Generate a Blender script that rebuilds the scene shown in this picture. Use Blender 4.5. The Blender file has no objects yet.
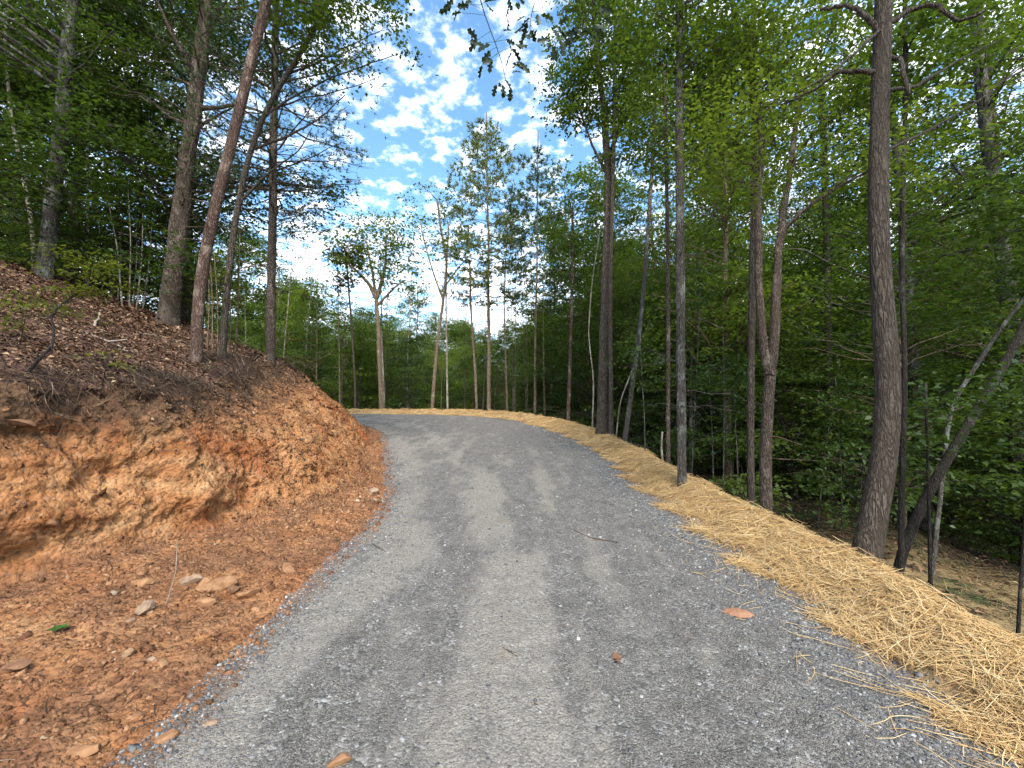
import bpy, math, random
import numpy as np

R = math.radians
random.seed(7)
rng = np.random.default_rng(11)
scn = bpy.context.scene
COL = scn.collection

# ------------------------------------------------------------------ camera
F = 420.0
CAM_Z = 1.60
PITCH = 4.0
cam_d = bpy.data.cameras.new('camera')
cam = bpy.data.objects.new('camera', cam_d)
COL.objects.link(cam)
cam.location = (0, 0, CAM_Z)
cam.rotation_euler = (R(90 + PITCH), 0, 0)
cam_d.sensor_width = 36
cam_d.lens = 36 * F / 1024
cam_d.clip_start = 0.05
cam_d.clip_end = 2000
scn.camera = cam
CP, SP = math.cos(R(PITCH)), math.sin(R(PITCH))


def ray(px, py):
    a, b = (px - 512) / F, (384 - py) / F
    return np.array([a, CP - b * SP, SP + b * CP])


def at(px, py, Y):
    """the world point seen in direction px, py at world depth Y"""
    d = ray(px, py)
    return np.array([0, 0, CAM_Z]) + d * (Y / d[1])


# ------------------------------------------------------------------ numpy noise
def _h(ix, iy, iz, seed):
    n = (ix.astype(np.int64) * 374761393 + iy.astype(np.int64) * 668265263 + iz.astype(np.int64) * 2147483647 + seed * 974634777) & 0xFFFFFFFF
    n = ((n ^ (n >> 13)) * 1274126177) & 0xFFFFFFFF
    n = ((n ^ (n >> 16)) * 2246822519) & 0xFFFFFFFF
    return ((n ^ (n >> 15)) & 0xFFFFFF) / float(0xFFFFFF)


def vnoise(x, y, z=None, seed=0):
    x = np.asarray(x, float); y = np.asarray(y, float)
    z = np.zeros_like(x) if z is None else np.asarray(z, float)
    ix, iy, iz = np.floor(x), np.floor(y), np.floor(z)
    fx, fy, fz = x - ix, y - iy, z - iz
    fx, fy, fz = [f * f * f * (f * (f * 6 - 15) + 10) for f in (fx, fy, fz)]
    out = 0
    for a in (0, 1):
        for b in (0, 1):
            for c in (0, 1):
                w = (fx if a else 1 - fx) * (fy if b else 1 - fy) * (fz if c else 1 - fz)
                out = out + w * _h(ix + a, iy + b, iz + c, seed)
    return out * 2 - 1


def fbm(x, y, z=None, o=4, seed=0, g=0.5):
    s, a, t = 0, 1.0, 0
    for i in range(o):
        k = 2.03 ** i
        s = s + a * vnoise(x * k, y * k, None if z is None else z * k, seed + i * 17)
        t += a
        a *= g
    return s / t


def smooth(e0, e1, x):
    t = np.clip((x - e0) / (e1 - e0), 0, 1)
    return t * t * (3 - 2 * t)


# ------------------------------------------------------------------ mesh + object helpers
def mesh(name, V, quads=None, tris=None, mats=(), smooth_shade=False, attrs=None):
    V = np.asarray(V, np.float32)
    me = bpy.data.meshes.new(name)
    nq = 0 if quads is None else len(quads)
    nt = 0 if tris is None else len(tris)
    loops = []
    if nq: loops.append(np.asarray(quads, np.int32).ravel())
    if nt: loops.append(np.asarray(tris, np.int32).ravel())
    loops = np.concatenate(loops)
    me.vertices.add(len(V)); me.vertices.foreach_set('co', V.ravel())
    me.loops.add(len(loops)); me.loops.foreach_set('vertex_index', loops)
    me.polygons.add(nq + nt)
    st = np.concatenate([np.arange(nq) * 4, nq * 4 + np.arange(nt) * 3]).astype(np.int32)
    me.polygons.foreach_set('loop_start', st)
    for m in mats: me.materials.append(m)
    me.update(calc_edges=True)
    if smooth_shade:
        me.polygons.foreach_set('use_smooth', np.ones(nq + nt, bool))
    for k, a in (attrs or {}).items():
        at_ = me.attributes.new(k, 'FLOAT', 'POINT')
        at_.data.foreach_set('value', np.asarray(a, np.float32))
    me.validate()
    return me


class MB:
    """gathers tubes, quads and triangles into one mesh"""
    def __init__(s): s.v, s.q, s.t, s.n = [], [], [], 0

    def add(s, V, q=None, t=None):
        V = np.asarray(V, float)
        if q is not None and len(q): s.q.append(np.asarray(q) + s.n)
        if t is not None and len(t): s.t.append(np.asarray(t) + s.n)
        s.v.append(V); s.n += len(V)

    def tube(s, P, rad, sides=6, wob=0.0, flare=False, cap=True):
        P = np.asarray(P, float); n = len(P)
        rad = np.broadcast_to(np.asarray(rad, float), (n,)).copy()
        T = np.gradient(P, axis=0)
        T /= np.linalg.norm(T, axis=1)[:, None] + 1e-9
        ref = np.array([0.31, 0.95, 0.05]) if abs(T[0][1]) < 0.9 else np.array([1.0, 0.1, 0])
        U = np.cross(T, ref); U /= np.linalg.norm(U, axis=1)[:, None] + 1e-9
        W = np.cross(T, U)
        an = np.linspace(0, 2 * np.pi, sides, endpoint=False)
        rr = rad[:, None] * np.ones(sides)[None]
        if wob:
            k = np.arange(n)[:, None]
            ph = rng.random() * 50
            rr = rr * (1 + wob * vnoise(np.cos(an)[None] * 1.6 + ph + 0 * k, np.sin(an)[None] * 1.6 + 0 * k, k * 0.45 + 0 * an[None], 3))
        if flare:
            L = np.linalg.norm(P - P[0], axis=1)[:, None] / rad[0]
            rr = rr * (1 + np.exp(-L / 1.7) * (0.42 + 0.55 * np.sin(an * 3 + rng.random() * 6)[None] ** 2))
        V = P[:, None] + rr[..., None] * (np.cos(an)[None, :, None] * U[:, None] + np.sin(an)[None, :, None] * W[:, None])
        V = V.reshape(-1, 3)
        i = np.arange(n - 1)[:, None] * sides + np.arange(sides)[None]
        j = np.arange(n - 1)[:, None] * sides + (np.arange(sides)[None] + 1) % sides
        q = np.stack([i, j, j + sides, i + sides], -1).reshape(-1, 4)
        if cap:
            c = len(V); V = np.vstack([V, P[-1] + T[-1] * rad[-1] * 0.5])
            b = (n - 1) * sides
            t = [[b + k, b + (k + 1) % sides, c] for k in range(sides)]
            s.add(V, q, t)
        else:
            s.add(V, q)

    def mesh(s, name, mats, sm=True, attrs=None):
        return mesh(name, np.vstack(s.v), np.vstack(s.q) if s.q else None, np.vstack(s.t) if s.t else None, mats, sm, attrs)


def link(name, data, parent=None, loc=(0, 0, 0), rz=0.0, sc=1.0):
    o = bpy.data.objects.new(name, data)
    COL.objects.link(o)
    o.location = loc
    o.rotation_euler = (0, 0, rz)
    o.scale = (sc, sc, sc) if np.isscalar(sc) else sc
    if parent: o.parent = parent
    return o


def tag(o, label=None, cat=None, group=None, kind=None):
    if label: o['label'] = label
    if cat: o['category'] = cat
    if group: o['group'] = group
    if kind: o['kind'] = kind
    return o


def copy_tree(o, loc, rz, sc, parent=None):
    c = o.copy(); COL.objects.link(c)
    c.location = loc; c.rotation_euler = (0, 0, rz)
    c.scale = sc if not np.isscalar(sc) else (sc, sc, sc)
    for ch in list(o.children):
        k = ch.copy(); COL.objects.link(k); k.parent = c
    return c


# ------------------------------------------------------------------ materials
class NT:
    def __init__(s, name):
        s.m = bpy.data.materials.new(name); s.m.use_nodes = True
        s.t = s.m.node_tree; s.t.nodes.clear()
        s.out = s.n('ShaderNodeOutputMaterial')

    def n(s, typ, **kw):
        o = s.t.nodes.new(typ)
        for k, v in kw.items():
            if k in o.inputs.keys() or isinstance(k, int): s.set(o, k, v)
            else: setattr(o, k, v)
        return o

    def set(s, node, k, v):
        if isinstance(v, bpy.types.NodeSocket): s.t.links.new(v, node.inputs[k])
        else: node.inputs[k].default_value = v

    def noise(s, vec, scale, detail=4, rough=0.55, dist=0.0):
        o = s.n('ShaderNodeTexNoise'); s.set(o, 'Vector', vec); s.set(o, 'Scale', scale)
        s.set(o, 'Detail', detail); s.set(o, 'Roughness', rough); s.set(o, 'Distortion', dist)
        return o.outputs['Fac']

    def vor(s, vec, scale, feature='F1', out='Distance', rand=1.0):
        o = s.n('ShaderNodeTexVoronoi'); o.feature = feature
        s.set(o, 'Vector', vec); s.set(o, 'Scale', scale); s.set(o, 'Randomness', rand)
        return o.outputs[out]

    def ramp(s, fac, stops, interp='LINEAR'):
        o = s.n('ShaderNodeValToRGB'); s.set(o, 'Fac', fac)
        cr = o.color_ramp; cr.interpolation = interp
        while len(cr.elements) < len(stops): cr.elements.new(0.5)
        for e, (p, c) in zip(cr.elements, stops):
            e.position = p
            e.color = (*c, 1) if not np.isscalar(c) else (c, c, c, 1)
        return o.outputs['Color']

    def mix(s, fac, a, b, mode='MIX'):
        o = s.n('ShaderNodeMix'); o.data_type = 'RGBA'; o.blend_type = mode
        s.set(o, 0, fac)
        for i, v in ((6, a), (7, b)):
            if isinstance(v, bpy.types.NodeSocket): s.t.links.new(v, o.inputs[i])
            else: o.inputs[i].default_value = (*v, 1) if not np.isscalar(v) else (v, v, v, 1)
        return o.outputs[2]

    def math(s, op, a, b=0.5, c=None, clamp=False):
        o = s.n('ShaderNodeMath'); o.operation = op; o.use_clamp = clamp
        s.set(o, 0, a); s.set(o, 1, b)
        if c is not None: s.set(o, 2, c)
        return o.outputs[0]

    def mapr(s, v, a, b, c=0.0, d=1.0):
        o = s.n('ShaderNodeMapRange'); o.interpolation_type = 'SMOOTHSTEP'
        s.set(o, 'Value', v); s.set(o, 'From Min', a); s.set(o, 'From Max', b); s.set(o, 'To Min', c); s.set(o, 'To Max', d)
        return o.outputs['Result']

    def attr(s, name):
        o = s.n('ShaderNodeAttribute'); o.attribute_name = name
        return o.outputs['Fac']

    def coord(s, which='Object', scale=(1, 1, 1)):
        o = s.n('ShaderNodeTexCoord').outputs[which]
        if scale != (1, 1, 1):
            m = s.n('ShaderNodeMapping'); s.set(m, 'Vector', o); m.inputs['Scale'].default_value = scale
            o = m.outputs[0]
        return o

    def pos(s, scale=(1, 1, 1)):
        o = s.n('ShaderNodeNewGeometry').outputs['Position']
        if scale != (1, 1, 1):
            m = s.n('ShaderNodeMapping'); s.set(m, 'Vector', o); m.inputs['Scale'].default_value = scale
            o = m.outputs[0]
        return o

    def bump(s, h, dist, strength=1.0, normal=None):
        o = s.n('ShaderNodeBump'); s.set(o, 'Height', h); s.set(o, 'Distance', dist); s.set(o, 'Strength', strength)
        if normal is not None: s.set(o, 'Normal', normal)
        return o.outputs[0]

    def finish(s, color, rough=0.85, normal=None, spec=0.25, trans=None, tcol=None):
        p = s.n('ShaderNodeBsdfPrincipled')
        s.set(p, 'Base Color', color if isinstance(color, bpy.types.NodeSocket) else (*color, 1))
        s.set(p, 'Roughness', rough); s.set(p, 'Specular IOR Level', spec)
        if normal is not None: s.set(p, 'Normal', normal)
        sh = p.outputs[0]
        if trans:
            t = s.n('ShaderNodeBsdfTranslucent'); s.set(t, 'Color', tcol if tcol is not None else color)
            mx = s.n('ShaderNodeMixShader'); s.set(mx, 0, trans); s.t.links.new(sh, mx.inputs[1]); s.t.links.new(t.outputs[0], mx.inputs[2])
            sh = mx.outputs[0]
        s.t.links.new(sh, s.out.inputs[0])
        return s.m


def mat_leaf(name, dark, mid, light, trans=0.35, rough=0.5, spec=0.35, tint=1.35):
    n = NT(name)
    g = n.n('ShaderNodeNewGeometry')
    oi = n.n('ShaderNodeObjectInfo')
    cl = n.noise(g.outputs['Position'], 0.55, 2)
    a = n.math('MULTIPLY_ADD', g.outputs['Random Per Island'], 0.6, n.math('MULTIPLY_ADD', oi.outputs['Random'], 0.35, n.math('MULTIPLY_ADD', cl, 0.9, -0.47)))
    c = n.ramp(a, [(0.08, dark), (0.5, mid), (0.92, light)])
    tc = n.mix(1.0, c, (tint, tint * 1.05, 0.55), 'MULTIPLY')
    return n.finish(c, rough, None, spec, trans, tc)


def mat_plain_leaf(name, stops, rough=0.8, spec=0.2):
    n = NT(name)
    g = n.n('ShaderNodeNewGeometry')
    return n.finish(n.ramp(g.outputs['Random Per Island'], stops), rough, None, spec)


def mat_bark(name, dark, mid, light, patch=0.3, patchcol=(0.3, 0.3, 0.26), vscale=26, sz=0.16, flaky=False, bd=0.02):
    n = NT(name)
    co = n.coord('Object', (1, 1, sz))
    wv = n.n('ShaderNodeTexNoise'); n.set(wv, 'Vector', co); n.set(wv, 'Scale', vscale * .7); n.set(wv, 'Detail', 3)
    ad = n.n('ShaderNodeVectorMath'); ad.operation = 'MULTIPLY_ADD'; n.set(ad, 0, wv.outputs['Color']); ad.inputs[1].default_value = (.09, .09, .09); n.set(ad, 2, co)
    cw = ad.outputs[0]
    v = n.vor(cw, vscale * 1.5, 'DISTANCE_TO_EDGE')
    ns = n.noise(co, vscale * 1.3, 6, 0.7, 0.4)
    fine = n.noise(n.coord('Object', (1, 1, .35)), vscale * 4, 4, .7)
    fur = n.math('MULTIPLY', n.mapr(v, 0.0, 0.26, .12, 1), n.math('MULTIPLY', n.mapr(ns, 0.28, 0.7, 0.25, 1.0), n.mapr(fine, .3, .7, .55, 1.15)))
    c = n.ramp(fur, [(0.08, dark), (0.36, mid), (0.8, light)])
    co2 = n.coord('Object', (1, 1, 0.55))
    lich = n.math('ADD', n.noise(co2, 5.5, 5, 0.65), n.math('MULTIPLY', n.noise(co2, 34, 3), 0.25))
    c = n.mix(n.mapr(lich, 0.78 - patch * 0.45, 0.92 - patch * 0.4, 0, 0.85), c, patchcol)
    c = n.mix(n.mapr(n.noise(n.coord('Object', (1, 1, 0.3)), 2.2, 3), 0.35, 0.75, 0, 0.6), c, n.mix(0.5, mid, dark))
    return n.finish(c, 0.95, n.bump(n.math('ADD', fur, n.math('MULTIPLY', ns, 0.4)), bd * 1.6, 1.0), 0.12)


M = {}
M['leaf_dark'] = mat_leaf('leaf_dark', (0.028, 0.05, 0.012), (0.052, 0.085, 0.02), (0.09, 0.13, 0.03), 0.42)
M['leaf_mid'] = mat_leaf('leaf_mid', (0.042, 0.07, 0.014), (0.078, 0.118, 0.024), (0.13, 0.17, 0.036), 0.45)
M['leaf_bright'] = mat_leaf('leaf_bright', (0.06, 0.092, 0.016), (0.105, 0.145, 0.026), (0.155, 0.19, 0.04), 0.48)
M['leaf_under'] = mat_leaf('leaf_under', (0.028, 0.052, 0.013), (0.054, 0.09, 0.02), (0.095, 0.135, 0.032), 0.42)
M['leaf_sun'] = mat_leaf('leaf_sun', (0.065, 0.1, 0.02), (0.115, 0.16, 0.032), (0.17, 0.21, 0.048), 0.48)  # leaf greens lightened to put sunlight into the woods beyond the bend
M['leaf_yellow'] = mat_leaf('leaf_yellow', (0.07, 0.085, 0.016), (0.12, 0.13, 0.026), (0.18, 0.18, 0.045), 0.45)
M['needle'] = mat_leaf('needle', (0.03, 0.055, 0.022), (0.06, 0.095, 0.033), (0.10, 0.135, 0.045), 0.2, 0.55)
M['needle_sun'] = mat_leaf('needle_sun', (0.10, 0.125, 0.03), (0.16, 0.185, 0.045), (0.21, 0.225, 0.06), 0.25, 0.55)  # needle colour made lighter and yellower, sunlight painted into the tall pine
M['needle_dead'] = mat_leaf('needle_dead', (0.09, 0.05, 0.025), (0.15, 0.085, 0.045), (0.2, 0.12, 0.06), 0.2, 0.7)
M['bark_brown'] = mat_bark('bark_brown', (0.044, 0.034, 0.026), (0.14, 0.11, 0.084), (0.265, 0.215, 0.17), 0.12, (0.26, 0.23, 0.19))
M['bark_grey'] = mat_bark('bark_grey', (0.05, 0.042, 0.035), (0.135, 0.115, 0.095), (0.23, 0.20, 0.165), 0.36, (0.31, 0.31, 0.265))
M['bark_pale'] = mat_bark('bark_pale', (0.10, 0.08, 0.06), (0.26, 0.21, 0.155), (0.40, 0.34, 0.26), 0.5, (0.46, 0.42, 0.35), 18, 0.5, bd=0.008)
M['bark_pine'] = mat_bark('bark_pine', (0.05, 0.037, 0.028), (0.15, 0.11, 0.083), (0.26, 0.20, 0.155), 0.3, (0.33, 0.26, 0.21), 22, 0.28)
M['bark_red'] = mat_bark('bark_red', (0.06, 0.036, 0.027), (0.165, 0.105, 0.078), (0.28, 0.19, 0.145), 0.35, (0.38, 0.28, 0.22), 20, 0.3)
M['bark_tan'] = mat_bark('bark_tan', (0.12, 0.085, 0.055), (0.29, 0.215, 0.145), (0.42, 0.33, 0.235), 0.2, (0.45, 0.38, 0.3), 20, 0.3)
M['bark_dark'] = mat_bark('bark_dark', (0.025, 0.02, 0.016), (0.06, 0.048, 0.038), (0.10, 0.085, 0.07), 0.25, (0.16, 0.16, 0.13))


def mat_road():
    n = NT('gravel')
    p = n.pos()
    l, r = n.attr('dl'), n.attr('dr')
    warp = n.noise(p, 1.1, 3)
    lat = n.math('MULTIPLY_ADD', l, -1.0, n.math('MULTIPLY_ADD', warp, 1.1, -0.55))          # metres across from the left edge (negative inwards)
    wave = n.math('MULTIPLY_ADD', n.noise(n.pos((1.6, 0.25, 1)), 1.6, 4), 1.0, n.math('MULTIPLY', n.math('SINE', n.math('MULTIPLY_ADD', lat, 5.7, -0.71)), n.mapr(lat, 1.6, 3.0, 0.125, 0.02)))
    base_g = n.noise(p, 0.9, 5, 0.6)
    st = n.vor(p, 68, 'F1', 'Color')
    sv = n.n('ShaderNodeSeparateColor'); n.set(sv, 0, st)
    stone = n.ramp(sv.outputs[0], [(0.0, (0.095, 0.091, 0.088)), (0.45, (0.165, 0.158, 0.153)), (0.8, (0.28, 0.268, 0.258)), (0.97, (0.40, 0.40, 0.41)), (1.0, (0.55, 0.55, 0.55))])
    st2 = n.vor(p, 170, 'F1', 'Color')
    sv2 = n.n('ShaderNodeSeparateColor'); n.set(sv2, 0, st2)
    fine = n.ramp(sv2.outputs[1], [(0.0, (0.10, 0.095, 0.091)), (0.6, (0.18, 0.171, 0.163)), (1.0, (0.36, 0.338, 0.315))])
    c = n.mix(n.mapr(n.noise(p, 7, 4), 0.35, 0.62), stone, fine)
    mott = n.noise(n.pos((1.2, .7, 1)), 6.5, 6, .7)
    c = n.mix(1.0, c, n.ramp(mott, [(0.28, .64), (0.5, .92), (0.72, 1.22)]), 'MULTIPLY')
    dust = n.ramp(n.noise(p, 60, 4, 0.7), [(0.3, (0.24, 0.22, 0.195)), (0.6, (0.40, 0.375, 0.34)), (0.8, (0.54, 0.51, 0.465))])
    dm = n.mapr(n.math('MULTIPLY_ADD', n.noise(n.pos((1.3, .55, 1)), 2.3, 7, .66), 0.85, n.math('ADD', wave, n.mapr(lat, 1.7, 3.0, -.16, -.29))), 0.64, 0.92, 0.0, 0.9)
    dm = n.math('MULTIPLY', dm, n.mapr(n.noise(p, 38, 4, 0.7), 0.3, 0.62, 0.25, 1.0))
    grain = n.ramp(n.vor(p, 105, 'F1', 'Distance'), [(0.1, 1.35), (0.75, .80)])
    dust = n.mix(.8, dust, grain, 'MULTIPLY')
    c = n.mix(n.math('MULTIPLY', dm, .88), c, dust)
    # brown dirt tracked on at both edges
    edge = n.math('MAXIMUM', l, r)
    em = n.math('MULTIPLY', n.mapr(n.math('MULTIPLY_ADD', n.noise(p, 4, 5, 0.65), 0.55, edge), 0.05, 0.36), 0.75)
    c = n.mix(em, c, n.ramp(n.noise(p, 35, 3), [(0.35, (0.17, 0.085, 0.045)), (0.65, (0.26, 0.17, 0.11))]))
    pm = n.mapr(n.noise(p, 1.9, 4, 0.6), 0.64, 0.78, 0, 0.45)
    c = n.mix(pm, c, (0.27, 0.20, 0.145))
    hgt = n.math('ADD', n.math('MULTIPLY', n.vor(p, 68), -0.5), n.math('ADD', n.math('MULTIPLY', n.vor(p, 170), -0.3), n.math('MULTIPLY', n.noise(p, 22, 6, 0.7), 0.9)))
    c = n.mix(1.0, c, (.86, .82, .755), 'MULTIPLY')
    return n.finish(c, 0.85, n.bump(hgt, 0.018, 1.0), 0.22)


def mat_dirt():
    n = NT('clay_soil')
    p = n.pos()
    v, l = n.attr('v'), n.attr('dl')
    a = n.noise(n.pos((1, 1, 1.8)), 1.5, 6, 0.62, 0.8)
    c = n.ramp(a, [(0.28, (0.20, 0.075, 0.028)), (0.40, (0.33, 0.135, 0.052)), (0.53, (0.44, 0.205, 0.085)), (0.68, (0.53, 0.295, 0.14)), (0.85, (0.62, 0.43, 0.265))])
    red = n.mapr(n.noise(p, 0.9, 4, 0.6), 0.52, 0.68, 0, 0.7)
    c = n.mix(red, c, (0.33, 0.095, 0.032))
    b = n.noise(p, 11, 6, 0.68)
    c = n.mix(0.8, c, n.ramp(b, [(0.25, 0.45), (0.5, 0.9), (0.72, 1.3)]), 'MULTIPLY')
    pal = n.vor(p, 30, 'F1', 'Color'); sp = n.n('ShaderNodeSeparateColor'); n.set(sp, 0, pal)
    c = n.mix(n.mapr(sp.outputs[0], 0.93, 0.97, 0, 0.5), c, (0.40, 0.24, 0.135))
    c = n.mix(n.mapr(sp.outputs[1], 0.88, 0.95, 0, 0.6), c, (0.085, 0.04, 0.022))
    # the brown loose apron and the humus under the lip
    ap = n.math('MULTIPLY', n.mapr(v, 0.0, 0.08, 1, 0), n.mapr(n.noise(p, 2.1, 5, 0.65), 0.38, 0.62, 0.15, 0.85))
    c = n.mix(ap, c, n.ramp(b, [(0.3, (0.14, 0.066, 0.036)), (0.6, (0.28, 0.14, 0.075)), (0.8, (0.40, 0.225, 0.13))]))
    dk = n.mapr(n.noise(n.pos((1, 1, 2.6)), 3.4, 6, .7, 1.5), .54, .70, 0, .6)
    c = n.mix(dk, c, n.mix(1.0, c, (.42, .36, .33), 'MULTIPLY'))
    hm = n.mapr(n.math('MULTIPLY_ADD', n.noise(n.pos((2, 2, 0.7)), 2.4, 5, 0.65), 0.7, n.math('ADD', v, -0.35)), 0.42, 0.80, 0, 0.9)
    c = n.mix(hm, c, n.ramp(b, [(0.3, (0.055, 0.034, 0.022)), (0.7, (0.14, 0.085, 0.05))]))
    hgt = n.math('ADD', n.math('MULTIPLY', b, 1.0), n.math('ADD', n.math('MULTIPLY', n.vor(p, 30), -0.5), n.math('MULTIPLY', n.noise(p, 55, 4, 0.7), 0.35)))
    return n.finish(c, 0.95, n.bump(hgt, 0.045, 1.0), 0.1)


def mat_litter(name='leaf_litter_soil', k=1.0):
    n = NT(name)
    p = n.pos()
    vc = n.vor(p, 17, 'F1', 'Color'); sp = n.n('ShaderNodeSeparateColor'); n.set(sp, 0, vc)
    c = n.ramp(sp.outputs[0], [(0.0, (0.045 * k, 0.024 * k, 0.018 * k)), (0.4, (0.10 * k, 0.055 * k, 0.04 * k)), (0.75, (0.16 * k, 0.09 * k, 0.062 * k)), (1.0, (0.27 * k, 0.175 * k, 0.12 * k))])
    c = n.mix(0.7, c, n.ramp(n.noise(p, 3, 5, 0.65), [(0.3, 0.45), (0.7, 1.25)]), 'MULTIPLY')
    hgt = n.math('ADD', n.vor(p, 17), n.math('MULTIPLY', n.noise(p, 30, 4), 0.7))
    return n.finish(c, 0.9, n.bump(hgt, 0.04, 1.0), 0.15)


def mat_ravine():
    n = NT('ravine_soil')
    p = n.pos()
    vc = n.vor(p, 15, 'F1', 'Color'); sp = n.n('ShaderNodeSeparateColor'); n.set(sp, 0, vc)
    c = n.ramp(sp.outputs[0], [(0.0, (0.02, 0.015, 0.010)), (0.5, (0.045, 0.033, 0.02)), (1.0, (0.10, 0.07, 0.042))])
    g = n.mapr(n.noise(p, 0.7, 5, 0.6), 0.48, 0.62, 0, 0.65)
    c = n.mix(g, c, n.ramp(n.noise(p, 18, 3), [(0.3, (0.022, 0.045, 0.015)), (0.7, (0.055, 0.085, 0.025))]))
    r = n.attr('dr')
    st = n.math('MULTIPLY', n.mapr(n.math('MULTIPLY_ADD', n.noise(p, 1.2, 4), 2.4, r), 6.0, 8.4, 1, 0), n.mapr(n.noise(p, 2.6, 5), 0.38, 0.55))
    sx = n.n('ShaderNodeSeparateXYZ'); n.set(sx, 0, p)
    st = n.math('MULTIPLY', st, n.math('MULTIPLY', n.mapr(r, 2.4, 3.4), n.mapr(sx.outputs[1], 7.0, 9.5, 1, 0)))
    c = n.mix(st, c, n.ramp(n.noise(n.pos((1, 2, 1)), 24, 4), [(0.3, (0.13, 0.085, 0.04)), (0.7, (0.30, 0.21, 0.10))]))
    return n.finish(c, 0.95, n.bump(n.noise(p, 16, 5), 0.05, 1.0), 0.1)


def mat_strawbed():
    n = NT('straw_bed')
    p = n.pos()
    a = n.noise(n.pos((1, 2.5, 1)), 20, 5, 0.7, 1.2)
    c = n.ramp(a, [(0.3, (0.18, 0.105, 0.05)), (0.5, (0.38, 0.25, 0.12)), (0.75, (0.58, 0.42, 0.23))])
    c = n.mix(n.mapr(n.noise(p, 3, 4), 0.55, 0.72, 0, 0.55), c, (0.15, 0.07, 0.035))
    return n.finish(c, 0.8, n.bump(a, 0.03, 1.0), 0.2)


M['road'] = mat_road(); M['dirt'] = mat_dirt(); M['litter'] = mat_litter(); M['ravine'] = mat_ravine(); M['strawbed'] = mat_strawbed()
M['straw'] = mat_plain_leaf('straw', [(0.0, (0.38, 0.23, 0.10)), (0.3, (0.62, 0.405, 0.18)), (0.75, (0.74, 0.51, 0.235)), (1.0, (0.84, 0.66, 0.38))], 0.55)
M['shade_toned_straw'] = mat_plain_leaf('shade_toned_straw', [(0.0, (0.12, 0.08, 0.035)), (0.5, (0.24, 0.17, 0.08)), (1.0, (0.38, 0.29, 0.15))], 0.7)  # lower-patch straw: dirtier, and darkened in its colour for the shade there
M['dead_leaf'] = mat_plain_leaf('dead_leaf', [(0.0, (0.05, 0.024, 0.014)), (0.45, (0.12, 0.06, 0.035)), (0.8, (0.19, 0.105, 0.06)), (0.95, (0.29, 0.18, 0.10)), (1.0, (0.40, 0.30, 0.17))])
M['gravel_stone'] = mat_plain_leaf('gravel_stone', [(0.0, (0.085, 0.083, 0.086)), (0.5, (0.14, 0.134, 0.127)), (0.85, (0.22, 0.212, 0.20)), (0.97, (0.33, 0.32, 0.30)), (1.0, (0.45, 0.43, 0.40))], 0.92, 0.06)
def mat_clod():
    n = NT('clod')
    g = n.n('ShaderNodeNewGeometry')
    c = n.ramp(g.outputs['Random Per Island'], [(0.0, (0.14, 0.065, 0.035)), (0.45, (0.26, 0.122, 0.06)), (0.85, (0.38, 0.19, 0.095)), (0.98, (0.46, 0.25, 0.13)), (1.0, (0.52, 0.38, 0.26))])
    f = n.noise(g.outputs['Position'], 70, 5, .7)
    c = n.mix(0.85, c, n.ramp(f, [(0.3, 0.5), (0.7, 1.35)]), 'MULTIPLY')
    c = n.mix(n.mapr(n.noise(g.outputs['Position'], 2.1, 5, .65), .4, .62, 0, .6), c, n.mix(1.0, c, (.55, .6, .65), 'MULTIPLY'))
    return n.finish(c, .95, n.bump(f, .01, 1.0), .08)


M['clod'] = mat_clod()
M['root'] = mat_plain_leaf('root', [(0.0, (0.03, 0.019, 0.013)), (0.6, (0.075, 0.045, 0.03)), (0.92, (0.14, 0.09, 0.06)), (1.0, (0.3, 0.22, 0.15))])


def mat_rock(name, a, b):
    n = NT(name)
    co = n.coord('Object')
    f = n.noise(co, 18, 6, 0.65)
    c = n.ramp(f, [(0.3, a), (0.7, b)])
    return n.finish(c, 0.9, n.bump(f, 0.012, 1.0), 0.2)


M['rock_tan'] = mat_rock('rock_tan', (0.19, 0.085, 0.038), (0.40, 0.22, 0.11))
M['rock_brown'] = mat_rock('rock_brown', (0.12, 0.06, 0.035), (0.25, 0.13, 0.07))
M['rock_pale'] = mat_rock('rock_pale', (0.18, 0.11, 0.068), (0.36, 0.25, 0.165))
M['clay_lump'] = mat_rock('clay_lump', (0.24, 0.11, 0.06), (0.36, 0.20, 0.12))
M['stick_pale'] = mat_rock('stick_pale', (0.22, 0.17, 0.125), (0.42, 0.35, 0.28))
M['stick_dark'] = mat_rock('stick_dark', (0.045, 0.03, 0.022), (0.12, 0.08, 0.058))
M['leaf_green'] = mat_rock('leaf_green', (0.03, 0.07, 0.012), (0.06, 0.11, 0.02))
M['leaf_oak'] = mat_leaf('leaf_oak', (0.02, 0.035, 0.015), (0.032, 0.05, 0.02), (0.05, 0.07, 0.025), 0.3)

# ------------------------------------------------------------------ terrain
def chaikin(P, k=2):
    P = np.array(P, float)
    for _ in range(k):
        a, b = P[:-1] * 0.75 + P[1:] * 0.25, P[:-1] * 0.25 + P[1:] * 0.75
        Q = np.empty((len(a) * 2, 2)); Q[0::2] = a; Q[1::2] = b
        P = np.vstack([P[:1], Q, P[-1:]])
    return P


LEFT = chaikin([(-1.75, -30), (-1.62, 0), (-1.58, 4.5), (-1.84, 6.6), (-2.8, 9.2), (-3.5, 11.5), (-4.4, 14), (-6.4, 16.4), (-9.5, 17.3), (-260, 17.3)])
RIGHT = chaikin([(2.3, -30), (2.28, 2), (2.1, 6), (2.2, 9), (2.0, 11.5), (1.4, 14.2), (0.2, 17.2), (-2.2, 20), (-5.5, 21.7), (-9.5, 22.3), (-260, 22.3)])


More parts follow.
